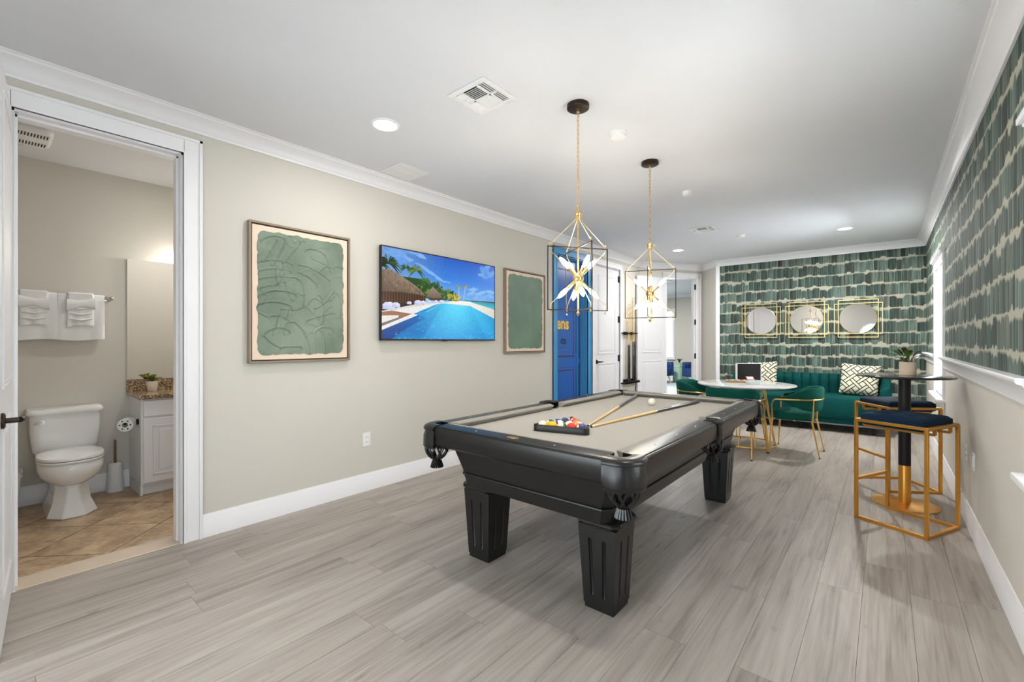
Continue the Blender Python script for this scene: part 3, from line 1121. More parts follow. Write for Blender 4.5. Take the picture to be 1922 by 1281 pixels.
def lever(parent, x, z, y, s, dirx, mat=M_bronze):
    """lever handle on the face at local y; s = +1/-1 side, dirx = direction of the lever"""
    c = MB()
    c.tube([(x, y, z), (x, y + s * 0.008, z), (x, y + s * 0.012, z)], [0.032, 0.032, 0.026], n=20)
    c.tube([(x, y + s * 0.01, z), (x, y + s * 0.05, z)], 0.011, n=12)
    c.tube([(x, y + s * 0.05, z), (x + dirx * 0.02, y + s * 0.056, z), (x + dirx * 0.06, y + s * 0.057, z + 0.002), (x + dirx * 0.105, y + s * 0.053, z - 0.002)], [0.012, 0.011, 0.009, 0.008], n=12)
    return c.build('door_handle', mat, parent)


def hinges(parent, zs, x, y0, y1, mat=M_blk):
    for z in zs:
        c = MB()
        c.box(x - 0.012, x + 0.014, y0, y1, z - 0.05, z + 0.05)
        c.tube([(x, y1, z - 0.052), (x, y1, z + 0.052)], 0.007, n=8)
        c.build('hinge', mat, parent)


# bathroom door, swung open against the viewer's left
d = thing('door_1', (XL + 0.012, BD[0] + 0.006, 0), math.radians(-4.4), 'open white bathroom door at the picture edge with dark handle', 'door', kind='structure')
door_leaf(d, 0.70, DH - 0.02, M_door)
lever(d, 0.70 - 0.065, 0.94, 0.0, 1, -1)

# blue painted door, shut, set deep in its frame (leaf along +Y)
d = thing('door_2', (XL - WT, BL[0] + 0.018, 0), PI / 2, 'bright blue panelled door with yellow lettering', 'door', kind='structure')
wd = BL[1] - BL[0] - 0.036
door_leaf(d, wd, DH - 0.02, M_blued, panels=[], t=0.04)
# leaf local +X -> world +Y ; local -Y -> world +X (room side). room face at local y=-0.04
FY = -0.04
for (z0, z1) in ((0.20, 0.86), (1.04, DH - 0.16)):
    p = MB()
    x0, x1 = 0.11, wd - 0.2
    for (a0, a1, b0, b1) in ((x0, x1, z0, z0 + 0.016), (x0, x1, z1 - 0.016, z1), (x0, x0 + 0.016, z0, z1), (x1 - 0.016, x1, z0, z1)):
        p.box(a0, a1, FY - 0.006, FY + 0.001, b0, b1)
    p.build('panel_moulding', M_marn, d, bevel=0.002)
p = MB()
p.box(wd - 0.062, wd - 0.045, FY - 0.004, FY + 0.001, 0.1, 0.93); p.box(wd - 0.062, wd - 0.045, FY - 0.004, FY + 0.001, 1.0, 1.62)
p.build('panel_groove_line', M_ink, d)
p = MB(); p.box(wd - 0.10, wd - 0.085, FY - 0.007, FY + 0.001, 0.05, DH - 0.08); p.build('panel_bead', M_bluel, d)


def text_mesh(body, size, ext, off, mat, name):
    cu = bpy.data.curves.new(name, 'FONT')
    cu.body = body
    cu.size = size
    cu.extrude = ext
    cu.offset = off
    cu.resolution_u = 4
    to = bpy.data.objects.new(name, cu)
    COL.objects.link(to)
    dg = bpy.context.evaluated_depsgraph_get()
    me = bpy.data.meshes.new_from_object(to.evaluated_get(dg))
    bpy.data.objects.remove(to)
    me.materials.clear()
    me.materials.append(mat)
    return me


# text local x -> door x ; text y -> z ; text normal -> -Y
RT = Matrix(((1, 0, 0, 0), (0, 0, -1, 0), (0, 1, 0, 0), (0, 0, 0, 1)))
o = link('lettering', text_mesh('ens', 0.23, 0.002, 0.007, M_yel, 'lettering'), d)
o.matrix_local = Matrix.Translation((0.125, FY - 0.004, 1.435)) @ RT
o['label'] = 'yellow letters ens'
o = link('lettering', text_mesh('es', 0.16, 0.0015, -0.001, M_ink, 'lettering'), d)
o.matrix_local = Matrix.Translation((0.215, FY - 0.003, 1.235)) @ RT @ Matrix.Shear('XZ', 4, (0.0, 0.0)) @ Matrix(((1, 0.3, 0, 0), (0, 1, 0, 0), (0, 0, 1, 0), (0, 0, 0, 1)))
o['label'] = 'dark script letters es'
p = MB(); p.tube([(0.12, FY - 0.003, 1.172), (0.22, FY - 0.003, 1.176), (0.36, FY - 0.003, 1.17)], 0.005, n=6); p.build('underline', M_ink, d)
p = MB()
p.prism([(0.1, 1.62), (0.2, 1.60), (0.28, 1.64), (0.33, 1.72), (0.31, 1.80), (0.24, 1.84), (0.1, 1.86)], 0, 0.003)
p.xf(Matrix(((1, 0, 0, 0), (0, 0, -1, FY - 0.001), (0, 1, 0, 0), (0, 0, 0, 1))))
p.build('mural_and_flare_patch', M_brown, d)
p = MB()
p.prism([(0.1, 2.02), (0.3, 2.0), (0.35, 2.08), (0.34, 2.2), (0.25, 2.24), (0.1, 2.24)], 0, 0.003)
p.xf(Matrix(((1, 0, 0, 0), (0, 0, -1, FY - 0.001), (0, 1, 0, 0), (0, 0, 0, 1))))
p.build('mural_and_flare_patch', M_marn, d)  # purplish lens-flare haze painted on the upper door

# white closet door, shut; hinges on the far side
d = thing('door_3', (XL - 0.012, WD[1] - 0.018, 0), -PI / 2, 'closed white panelled closet door beside the blue door', 'door', kind='structure')
wd = WD[1] - WD[0] - 0.036
door_leaf(d, wd, DH - 0.02, M_door)
lever(d, wd - 0.07, 0.945, 0.0, 1, -1, M_blk)
for z in (2.28, 1.62, 0.985, 0.25):
    c = MB(); c.box(-0.014, 0.02, 0.0, 0.012, z - 0.05, z + 0.05); c.tube([(-0.002, 0.014, z - 0.052), (-0.002, 0.014, z + 0.052)], 0.007); c.build('hinge', M_blk, d)

# angled doorway casing
fr = thing('trim_13', (A_[0], A_[1], 0), 0, 'white casing around the angled doorway to the den', 'door frame', kind='structure')


def apart(name, boxes, mat, parent, bevel=0.002):
    mb = MB()
    for b in boxes: abox(mb, *b)
    mb.xf(Matrix.Translation((-A_[0], -A_[1], 0)))
    return mb.build(name, mat, parent, bevel=bevel)


apart('side_casing', [(DOP[0] - 0.085, DOP[0] + 0.006, 0, 0.016, 0, DH + 0.085)], M_trim, fr)
apart('side_casing', [(DOP[1] - 0.006, DOP[1] + 0.085, 0, 0.016, 0, DH + 0.085), (DOP[1] + 0.067, DOP[1] + 0.085, 0, 0.024, 0, DH + 0.085)], M_trim, fr)
apart('head_casing', [(DOP[0] - 0.085, DOP[1] + 0.085, 0, 0.016, DH - 0.006, DH + 0.085), (DOP[0] - 0.085, DOP[1] + 0.085, 0, 0.024, DH + 0.067, DH + 0.085)], M_trim, fr)
apart('jamb', [(DOP[1] - 0.018, DOP[1], -0.13, 0.001, 0, DH), (DOP[1] - 0.03, DOP[1] - 0.018, -0.09, -0.045, 0, DH)], M_trim, fr)
apart('jamb', [(DOP[0], DOP[0] + 0.018, -0.13, 0.001, 0, DH)], M_trim, fr)
apart('head_jamb', [(DOP[0], DOP[1], -0.13, 0.001, DH - 0.018, DH)], M_trim, fr)
for z in (2.28, 1.62, 0.985):
    apart('hinge', [(DOP[1] - 0.024, DOP[1] - 0.016, -0.04, 0.0, z - 0.05, z + 0.05)], M_blk, fr)
# den door leaf folded back towards the cue rack
hp = Vector((-3.060, 8.05)); fp = Vector((-3.305, 7.385))
dv = fp - hp
d = thing('door_4', (hp.x, hp.y, 0), math.atan2(dv.y, dv.x), 'open white panelled den door folded back beside the cue rack', 'door', kind='structure')
door_leaf(d, dv.length, DH - 0.02, M_door)

# ---- den beyond the doorway
DY = 14.45
mb = MB(); mb.box(-8.6, -0.6, 7.4, DY, -0.06, -0.009)
struct(mb.build('floor_den', M_carpet), 'pale blue-grey floor of the den beyond the doorway', 'floor')
mb = MB(); mb.box(-8.6, -0.6, 8.55, DY + 0.1, HC + 0.09, HC + 0.17); mb.box(-8.6, XL - 0.13, 7.4, 8.55, HC + 0.09, HC + 0.17); mb.box(XL - 0.13, -2.6, 7.75, 8.55, HC + 0.09, HC + 0.17)
struct(mb.build('ceiling_den', M_ceil), 'white ceiling of the den beyond the doorway', 'ceiling')
DW = (-5.75, -5.27, 0.76, 2.23)
mb = MB(); wall_x(mb, DY, DY + 0.1, -8.6, -0.6, [DW]); mb.box(-8.6, -0.6, DY, DY + 0.1, HC, HC + 0.09)
struct(mb.build('wall_den_back', M_wall), 'greige back wall of the den with a narrow window', 'wall')
mb = MB(); mb.box(-8.7, -8.6, 7.4, DY, 0, HC + 0.09); struct(mb.build('wall_den_left', M_wall), 'greige side wall of the den', 'wall')
mb = MB(); mb.box(-8.6, XL - 0.14, 7.4, 7.5, 0, HC + 0.09); struct(mb.build('wall_den_front', M_wall), 'greige front wall of the den', 'wall')
mb = MB(); mb.box(-0.6, -0.5, 8.52, DY, 0, HC + 0.09); mb.box(-2.2, -0.5, 8.53, 8.6, 0, HC + 0.09)
struct(mb.build('wall_den_right', M_wall), 'greige wall of the den behind the papered wall', 'wall')
mb = MB(); sweep([(-8.6, DY), (-0.6, DY)], [(o, z + 0.09) for o, z in CR], mb)
struct(mb.build('trim_14', M_trim), 'white crown moulding in the den', 'moulding')
base_run('baseboard_den', (-8.6, DY), (-0.6, DY), 'white baseboard in the den')
w = thing('window_5', (0, DY, 0), 0, 'bright narrow window with blinds in the den', 'window', kind='structure')
f = MB()
f.box(DW[0] - 0.06, DW[0], -0.02, 0.06, DW[2], DW[3]); f.box(DW[1], DW[1] + 0.06, -0.02, 0.06, DW[2], DW[3])
f.box(DW[0] - 0.08, DW[1] + 0.08, -0.03, 0.06, DW[3], DW[3] + 0.09); f.box(DW[0], DW[1], 0.03, 0.06, 1.48, 1.53)
f.build('window_frame', M_trim, w)
f = MB(); f.box(DW[0] - 0.09, DW[1] + 0.09, -0.06, 0.05, DW[2] - 0.09, DW[2]); f.build('window_sill', M_trim, w)
g = MB(); g.box(DW[0], DW[1], 0.05, 0.055, DW[2], DW[3]); g.build('pane', M_glass, w)
s = MB(); s.box(DW[0] + 0.005, DW[1] - 0.005, -0.018, 0.018, 0, 0.003); me = s.mesh('slat', M_slat, smooth=0)
for i in range(30):
    o = link('slat', me, w); o.location = (0, 0.02, DW[2] + 0.03 + i * 0.048); o.rotation_euler = (0.45, 0, 0)

# ---- bathroom shell
BX, BY0, BY1 = -5.06, -0.55, 1.95
mb = MB(); mb.box(BX, XL - WT, BY0, BY1, -0.05, -0.006)
bfloor = struct(mb.build('floor_bathroom', M_groutd), 'brown diagonal stone tile floor of the bathroom', 'floor')
h = 0.3165
k = MB(); q = h - 0.005
k.prism([(-q, 0), (0, -q), (q, 0), (0, q)], -0.006, 0.0)
tile_me = k.mesh('tile', M_tile, smooth=0)


def clip_poly(poly, x0, x1, y0, y1):
    def cut(p, f, inter):
        out = []
        for i in range(len(p)):
            a, b = p[i - 1], p[i]
            fa, fb = f(a), f(b)
            if fa != fb: out.append(inter(a, b))
            if fb: out.append(b)
        return out
    def ix(xv): return lambda a, b: (xv, a[1] + (b[1] - a[1]) * (xv - a[0]) / (b[0] - a[0]))
    def iy(yv): return lambda a, b: (a[0] + (b[0] - a[0]) * (yv - a[1]) / (b[1] - a[1]), yv)
    for f, g in ((lambda p: p[0] >= x0, ix(x0)), (lambda p: p[0] <= x1, ix(x1)), (lambda p: p[1] >= y0, iy(y0)), (lambda p: p[1] <= y1, iy(y1))):
        if not poly: return poly
        poly = cut(poly, f, g)
    return poly


# grout nodes lie at (-3.85 +- i*h, 0.497 +- j*h) with i+j odd -> tile centres where i+j is even
for i in range(-6, 6):
    for j in range(-6, 8):
        if (i + j) % 2: continue
        cx_, cy_ = -3.85 + i * h, 0.497 + j * h
        poly = [(cx_ - q, cy_), (cx_, cy_ - q), (cx_ + q, cy_), (cx_, cy_ + q)]
        cp_ = clip_poly(poly, BX, XL - WT + 0.0, BY0, BY1)
        if len(cp_) < 3: continue
        if len(cp_) == 4 and all(abs(a[0] - b[0]) + abs(a[1] - b[1]) < 1e-6 for a, b in zip(sorted(cp_), sorted(poly))):
            o = link('tile', tile_me, bfloor)
        else:
            k = MB(); k.prism([(a - cx_, b - cy_) for a, b in cp_], -0.006, 0.0)
            o = link('tile', k.mesh('tile', M_tile, smooth=0), bfloor)
        o.location = (cx_, cy_, 0)
mb = MB(); mb.box(BX - 0.1, BX, BY0 - 0.1, BY1 + 0.1, 0, HC); struct(mb.build('wall_bathroom_back', M_wall), 'greige bathroom wall behind the toilet and towel bar', 'wall')
mb = MB(); mb.box(BX, XL - WT, BY1, BY1 + 0.1, 0, HC); struct(mb.build('wall_bathroom_right', M_wall), 'greige bathroom wall beyond the vanity', 'wall')
mb = MB(); mb.box(BX, XL - WT, BY0 - 0.1, BY0, 0, HC); struct(mb.build('wall_bathroom_left', M_wall), 'greige bathroom wall hidden behind the open door', 'wall')
mb = MB(); mb.box(BX - 0.1, XL - WT, BY0 - 0.1, BY1 + 0.1, HC, HC + 0.08); struct(mb.build('ceiling_bathroom', M_ceil), 'white bathroom ceiling with the exhaust fan', 'ceiling')
base_run('baseboard_bathroom', (BX, BY0), (BX, 0.855), 'white baseboard behind the toilet')

# ================================================================== pool table
def rounded(poly, r, n=5):
    """round the corners of a 2D polygon"""
    out = []
    m = len(poly)
    for i in range(m):
        p0, p1, p2 = Vector(poly[i - 1]), Vector(poly[i]), Vector(poly[(i + 1) % m])
        a = (p0 - p1).normalized(); b = (p2 - p1).normalized()
        rr_ = r[i] if isinstance(r, (list, tuple)) else r
        if rr_ <= 0:
            out.append((p1.x, p1.y)); continue
        q0, q2 = p1 + a * rr_, p1 + b * rr_
        for k in range(n + 1):
            t = k / n
            q = q0 * (1 - t) ** 2 + p1 * 2 * t * (1 - t) + q2 * t * t
            out.append((q.x, q.y))
    return out


PT = thing('pool_table', (-1.41, 2.862, 0), 0, 'black pool table with grey cloth, leather pockets and fluted square legs', 'pool table')
PW2, PL2 = 0.651, 1.220
ZT, ZB = 0.782, 0.745
# bed cloth with pocket cut-outs
ix, iy = PW2 - 0.085, PL2 - 0.085
bp = []
c_ = 0.055
for (sx, sy) in ((1, -1), (1, 1), (-1, 1), (-1, -1)):
    if (sx, sy) == (1, 1):     # right side pocket before this corner
        for k in range(9):
            t = -PI / 2 + PI * k / 8
            bp.append((ix - 0.045 * math.cos(t), 0.05 * math.sin(t)))
    if (sx, sy) == (-1, -1):
        for k in range(9):
            t = PI / 2 - PI * k / 8
            bp.append((-ix + 0.045 * math.cos(t), 0.05 * math.sin(t)))
    if sx * sy < 0:
        bp += [(sx * (ix - c_), sy * iy), (sx * ix, sy * (iy - c_))] if sx > 0 else [(sx * (ix - c_), sy * iy), (sx * ix, sy * (iy - c_))]
    else:
        bp += [(sx * ix, sy * (iy - c_)), (sx * (ix - c_), sy * iy)]
mb = MB(); mb.prism(bp, ZB - 0.03, ZB); mb.build('bed_cloth', M_cloth, PT, smooth=0)

# wooden rails + cushions. builder in local rail frame: along +s, inward +n
RW = 0.10        # wood width


def rail(s_len, place, cut0, cut1, dots, plate=False):
    """place(s, n, z) -> local table coordinates; s from -s_len/2..s_len/2; n inward from the outer edge"""
    hl = s_len / 2
    prof = [(0.080, 0.668), (0.018, 0.668), (0.014, 0.672), (0.004, 0.680), (0.002, 0.686), (0.002, 0.690), (0.0, 0.694), (0.0, 0.760), (0.002, 0.770), (0.008, 0.7765), (0.0145, 0.777), (0.0155, ZT - 0.001), (0.019, ZT), (RW, ZT + 0.003), (RW, 0.70)]
    mb = MB()
    rings = []
    for s in (-hl, hl):
        rings.append([place(s, n, z) for n, z in prof])
    mb.loft(rings)
    o = mb.build('rail', M_rail, PT, smooth=28)
    # cushion with mitred ends
    cp = [(RW - 0.001, ZT + 0.002), (RW + 0.012, ZT + 0.0025), (RW + 0.048, ZT - 0.004), (RW + 0.050, ZT - 0.010), (RW + 0.044, ZT - 0.016), (RW + 0.022, ZB - 0.002), (RW - 0.001, ZB - 0.002)]
    mb = MB()
    rings = []
    for e in (-1, 1):
        ct = cut0 if e < 0 else cut1
        rings.append([place(e * (hl - ct * (n - RW) / 0.05 + 0.0), n, z) for n, z in cp])
    mb.loft(rings)
    mb.build('cushion', M_cush, PT, smooth=50)
    for s in dots:
        d = MB(); d.lathe([(0.0048, 0), (0.0048, 0.0012), (0.004, 0.0016)], 12)
        dd = d.build('sight', M_ferr, PT)
        dd.location = place(s, RW * 0.52, ZT + 0.0018)
    if plate:
        d = MB(); d.lathe([(0.03, 0), (0.03, 0.0015), (0.027, 0.002)], 24, sx=1.25, sy=0.62)
        dd = d.build('name_plate', M_brass, PT)
        dd.location = place(0, RW * 0.55, ZT + 0.0018)
        dd['label'] = 'small oval brass plate'
    return o


EG = 0.125      # corner gap measured along the outer edges
SL = 2 * PW2 - 2 * EG
rail(SL, lambda s, n, z: (s, -PL2 + n, z), 0.045, 0.045, (-0.25, 0.25), True)
rail(SL, lambda s, n, z: (-s, PL2 - n, z), 0.045, 0.045, (-0.25, 0, 0.25))
LL = PL2 - EG - 0.06
for sx in (1, -1):
    for sy in (1, -1):
        cy = sy * (0.06 + LL / 2)
        if sx > 0:
            rail(LL, lambda s, n, z, cy=cy: (PW2 - n, cy + s, z), 0.045 if sy < 0 else 0.02, 0.045 if sy > 0 else 0.02, (-LL / 3.6, 0, LL / 3.6))
        else:
            rail(LL, lambda s, n, z, cy=cy: (-PW2 + n, cy + s, z), 0.045 if sy < 0 else 0.02, 0.045 if sy > 0 else 0.02, (-LL / 3.6, 0, LL / 3.6))

# cabinet: moulding under the rails, tapering apron and lower moulding
mb = MB()


def ring(hx, hy, z, ch):
    return [(-hx + ch, -hy, z), (hx - ch, -hy, z), (hx, -hy + ch, z), (hx, hy - ch, z), (hx - ch, hy, z), (-hx + ch, hy, z), (-hx, hy - ch, z), (-hx, -hy + ch, z)]


sec = [(0.575, 1.15, 0.740), (0.575, 1.15, 0.668), (0.535, 1.125, 0.664), (0.530, 1.12, 0.652), (0.500, 1.098, 0.648)]
mb.loft([ring(a, b, z, 0.075) for a, b, z in sec])
mb.build('frieze', M_black, PT, smooth=25)
mb = MB()
sec = [(0.525, 1.108, 0.655), (0.470, 1.072, 0.505)]
mb.loft([ring(a, b, z, 0.035) for a, b, z in sec])
mb.build('apron', M_black, PT, smooth=25)
mb = MB()
sec = [(0.465, 1.066, 0.512), (0.478, 1.080, 0.508), (0.479, 1.081, 0.502), (0.472, 1.074, 0.497), (0.466, 1.068, 0.470), (0.458, 1.060, 0.435), (0.455, 1.056, 0.43)]
mb.loft([ring(a, b, z, 0.035) for a, b, z in sec])
mb.build('lower_moulding', M_black, PT, smooth=25)

# legs: tapered, two flutes on each face cut in, with a moulded cap
lb = MB()
lb.loft([[(sx * hw, sy * hw, z) for sx, sy in ((-1, -1), (1, -1), (1, 1), (-1, 1))] for hw, z in ((0.074, 0.0), (0.0755, 0.022), (0.0785, 0.022), (0.098, 0.400))])
leg_o = lb.build('leg_blank', M_black, smooth=0)
cut = MB()
for f in range(4):
    st = len(cut.v)
    for sx in (-1, 1):
        p0 = Vector((sx * 0.030, -0.0805, 0.075)); p1 = Vector((sx * 0.037, -0.0955, 0.335))
        cut.tube([p0 + Vector((0, 0, -0.008)), p0, p1, p1 + Vector((0, 0, 0.008))], [0.004, 0.009, 0.009, 0.004], n=8)
    cut.xf(Matrix.Rotation(f * PI / 2, 4, 'Z'), st)
cut_o = cut.build('flute_cutter', M_black, smooth=0)
bo = leg_o.modifiers.new('flutes', 'BOOLEAN')
bo.operation = 'DIFFERENCE'
bo.object = cut_o
bo.solver = 'EXACT'
dg = bpy.context.evaluated_depsgraph_get()
leg_me = bpy.data.meshes.new_from_object(leg_o.evaluated_get(dg))
leg_me.polygons.foreach_set('use_smooth', [True] * len(leg_me.polygons))
leg_me.set_sharp_from_angle(angle=math.radians(40))
bpy.data.objects.remove(leg_o)
bpy.data.objects.remove(cut_o)
cm = MB()
cm.loft([ring(hw, hw, z, 0.03) for hw, z in ((0.098, 0.392), (0.100, 0.404), (0.108, 0.410), (0.116, 0.416), (0.116, 0.426), (0.110, 0.432), (0.06, 0.434))])
cap_me = cm.mesh('leg_cap', M_black, smooth=25)
for sx in (-1, 1):
    for sy in (-1, 1):
        l = link('leg', leg_me, PT, bevel=0.0015, seg=1); l.location = (sx * 0.388, sy * 0.93, 0)
        c = link('leg_cap', cap_me, l); 

# pockets
def net_mesh(w=0.062, h=0.14):
    mb = MB()
    n = 8
    for k in range(n):
        for tw in (1, -1):
            pts = []
            for i in range(7):
                t = i / 6
                a = 2 * PI * (k + tw * 0.75 * t) / n
                r = w * (1 + 0.08 * math.sin(PI * t) - 0.52 * t ** 3)
                pts.append((r * math.cos(a), r * math.sin(a), -h * 0.62 * t))
            mb.tube(pts, 0.0064, n=6)
    mb.lathe([(0.028, -h * 0.58), (0.022, -h * 0.68), (0.020, -h * 0.74), (0.026, -h * 0.86), (0.03, -h * 0.95)], 16)
    for k in range(16):
        a = 2 * PI * k / 16
        mb.bar((0.022 * math.cos(a), 0.022 * math.sin(a), -h * 0.72), (0.034 * math.cos(a), 0.034 * math.sin(a), -h), 0.0075)
    return mb.mesh('pocket_net', M_leath, smooth=50)


net_me = net_mesh()
# corner leather: rim and hanging flap swept round the corner (built for the +x,-y corner then mirrored)
E2 = EG + 0.004
rc = 0.085
path = [(PW2 - E2, -PL2)]
path += [(PW2 - rc + rc * math.sin(PI / 2 * k / 10), -PL2 + rc - rc * math.cos(PI / 2 * k / 10)) for k in range(11)]
path += [(PW2, -PL2 + E2)]
# resample evenly enough: subdivide straight parts
pp = []
for a, b in zip(path, path[1:]):
    sd = max(1, int(math.hypot(b[0] - a[0], b[1] - a[1]) / 0.008))
    pp += [(a[0] + (b[0] - a[0]) * k / sd, a[1] + (b[1] - a[1]) * k / sd) for k in range(sd)]
pp.append(path[-1])


def sweep_profile(pp, prof_at):
    n = len(pp)
    rings = []
    for i in range(n):
        a = Vector(pp[max(0, i - 1)]); b = Vector(pp[min(n - 1, i + 1)])
        d = (b - a).normalized()
        nn = Vector((d.y, -d.x))      # outward (path runs counter-clockwise)
        rings.append([(pp[i][0] + nn.x * o, pp[i][1] + nn.y * o, z) for o, z in prof_at(i / (n - 1))])
    return rings


def corner_parts():
    rim = MB()
    rim.loft(sweep_profile(pp, lambda t: [(-0.050 - 0.0 * t, ZT - 0.02), (-0.052, ZT + 0.003), (-0.03, ZT + 0.006), (-0.008, ZT + 0.004), (0.008, ZT - 0.003), (0.016, ZT - 0.014), (0.014, ZT - 0.024), (-0.006, ZT - 0.027)]))

    def flap(t):
        e = min(t, 1 - t) * 2
        drop = 0.084 + 0.024 * (1 - (1 - min(1, e * 6)) ** 2) - 0.006 * max(0, e - 0.7) / 0.3
        bul = 0.010 + 0.006 * math.sin(PI * t)
        z0 = ZT - 0.022
        return [(-0.004, z0), (0.004, z0), (bul, z0 - drop * 0.35), (bul + 0.002, z0 - drop * 0.75), (bul, z0 - drop * 0.93), (bul - 0.004, z0 - drop), (bul - 0.010, z0 - drop), (0.0, z0 - drop * 0.6)]
    fl = MB(); fl.loft(sweep_profile(pp, flap))
    seam = MB()
    pts = []
    for i, q in enumerate(sweep_profile(pp, lambda t: [(flap(t)[4][0] + 0.001, flap(t)[4][1] + 0.004)])):
        pts.append(q[0])
    seam.tube(pts, 0.0018, n=5)
    cup = MB()
    cxy = (PW2 - 0.10, -PL2 + 0.10)
    cup.lathe([(0.064, ZB - 0.005), (0.062, ZB - 0.06), (0.05, ZB - 0.10), (0.001, ZB - 0.11)], 20, (cxy[0], cxy[1], 0), cap0=False, cap1=False)
    return rim, fl, seam, cup


def mirrored(mb, sx, sy):
    q = MB(); q.v = [(x * sx, y * sy, z) for x, y, z in mb.v]; q.f = list(mb.f); q.m = list(mb.m)
    return q


cps = corner_parts()
for sx in (1, -1):
    for sy in (1, -1):
        rim, fl, seam, cup = [mirrored(m_, sx, sy) for m_ in cps]
        pk = rim.build('pocket', M_leath, PT, smooth=50)
        fl.build('pocket_flap', M_leath, pk, smooth=50)
        seam.build('stitching', M_blk, pk)
        cup.build('pocket_cup', M_blk, pk)
        nt_ = link('pocket_net', net_me, pk); nt_.location = (sx * (PW2 - 0.068), -sy * (PL2 - 0.068), 0.672)
for sx in (1, -1):
    rim = MB()
    rim.tube([(sx * (PW2 - 0.075), -0.066, ZT - 0.004), (sx * (PW2 - 0.02), -0.052, ZT - 0.002), (sx * (PW2 + 0.006), -0.028, ZT - 0.006), (sx * (PW2 + 0.010), 0, ZT - 0.007), (sx * (PW2 + 0.006), 0.028, ZT - 0.006), (sx * (PW2 - 0.02), 0.052, ZT - 0.002), (sx * (PW2 - 0.075), 0.066, ZT - 0.004)], [0.012, 0.014, 0.016, 0.016, 0.016, 0.014, 0.012], n=10)
    pk = rim.build('pocket', M_leath, PT)
    fl = MB()
    rings = []
    for i in range(7):
        t = i / 6
        w_ = 0.054 - 0.01 * math.sin(PI * t * 0.9) + 0.006 * t
        z = ZT - 0.012 - 0.118 * t
        o_ = 0.012 + 0.006 * math.sin(PI * t)
        rings.append([(sx * (PW2 + o_ * (1 - abs(y_) ** 2 * 0.5)), y_ * w_, z) for y_ in (-1, -0.6, 0, 0.6, 1)] + [(sx * (PW2 - 0.02), y_ * w_, z) for y_ in (1, 0, -1)])
    fl.loft(rings)
    fl.build('pocket_flap', M_leath, pk, smooth=60)
    cup = MB()
    cup.lathe([(0.056, ZB - 0.003), (0.054, ZB - 0.06), (0.04, ZB - 0.10), (0.001, ZB - 0.11)], 20, (sx * (PW2 - 0.055), 0, 0), cap0=False, cap1=False)
    cup.build('pocket_cup', M_blk, pk)
    nt_ = link('pocket_net', net_me, pk); nt_.location = (sx * (PW2 - 0.045), 0, 0.668)

# ================================================================== balls, rack, cues
BR = 0.0286
L_, R_ = Vector((-1.541, 2.045)), Vector((-1.246, 2.126))
bd = (R_ - L_).normalized()
pn = Vector((-bd.y, bd.x))
mid = (L_ + R_) / 2
RT_ = 0.370      # side of the rack measured to its unrounded corners
tri_c = mid + pn * (RT_ * 0.2887)
# wooden triangle
rk = thing('ball_rack', (tri_c.x, tri_c.y, ZB), math.atan2(bd.y, bd.x), 'black triangular rack around the pool balls', 'rack')
rt = RT_
outer = rounded([(rt * 0.5, -rt * 0.2887), (0, rt * 0.5774), (-rt * 0.5, -rt * 0.2887)][::-1], 0.066, 7)
sc = 1 - 0.0115 / (rt * 0.2887)
inner = rounded([(rt * 0.5 * sc, -rt * 0.2887 * sc), (0, rt * 0.5774 * sc), (-rt * 0.5 * sc, -rt * 0.2887 * sc)][::-1], 0.047, 7)
mb = MB()
mb.loft([[(x, y, 0.001) for x, y in outer], [(x, y, 0.036) for x, y in outer], [(x * 0.985, y * 0.985, 0.039) for x, y in outer], [(x, y, 0.039) for x, y in inner], [(x, y, 0.001) for x, y in inner]], loop=True)
mb.build('triangle_frame', M_black, rk, smooth=40)

balls = {
    'yellow solid': ((240, 184, 20), 0), 'yellow striped': ((240, 190, 30), 1), 'blue solid': ((30, 60, 130), 0), 'blue striped': ((40, 70, 150), 1),
    'red solid': ((226, 44, 26), 0), 'red striped': ((214, 46, 30), 1), 'purple solid': ((64, 44, 112), 0), 'purple striped': ((120, 40, 90), 1),
    'orange solid': ((238, 120, 30), 0), 'orange striped': ((240, 132, 40), 1), 'green solid': ((30, 84, 56), 0), 'green striped': ((40, 110, 70), 1),
    'maroon solid': ((110, 30, 34), 0), 'maroon striped': ((130, 36, 40), 1), 'black solid': ((18, 18, 20), 0)}
# base row (nearest) from rack corner to corner, then towards the apex
order = [['yellow striped', 'yellow solid', 'green striped', 'red solid', 'purple solid'],
         ['green solid', 'maroon striped', 'purple striped', 'orange striped'],
         ['blue striped', 'black solid', 'orange solid'],
         ['blue solid', 'red striped'], ['maroon solid']]
bm_mesh = MB(); bm_mesh.sphere((0, 0, 0), BR, 24, 14)
ball_rot = random.Random(5)
rowtxt = ['in the front row of the rack', 'in the second row of the rack', 'in the middle row of the rack', 'in the fourth row of the rack', 'at the far point of the rack']
for r, row in enumerate(order):
    for k, nm in enumerate(row):
        rgb, st = balls[nm]
        x = (k - (len(row) - 1) / 2) * BR * 2.004
        y = -rt * 0.2887 + 0.0122 + BR + r * BR * 1.736
        p = tri_c + bd * x + pn * y
        me = bm_mesh.mesh('pool_ball', ball_mat(nm.replace(' ', '_') + '_ball', rgb, st), smooth=180)
        o = link('pool_ball', me)
        o.location = (p.x, p.y, ZB + BR + 0.0006)
        o.rotation_euler = (ball_rot.uniform(-1, 1), ball_rot.uniform(-0.6, 0.6), ball_rot.uniform(-2.4, -0.4))
        if nm == 'green striped': o.rotation_euler = (0.5, 0.9, -1.2)
        if nm == 'purple solid': o.rotation_euler = (0, -0.4, -1.5 - 0.7)
        tag(o, '%s pool ball %s' % (nm, rowtxt[r]), 'pool ball', 'racked pool balls')
o = link('cue_ball', bm_mesh.mesh('cue_ball', pm('ivory_ball', (240, 234, 220), 0.08, nscale=4, namt=0.01), smooth=180))
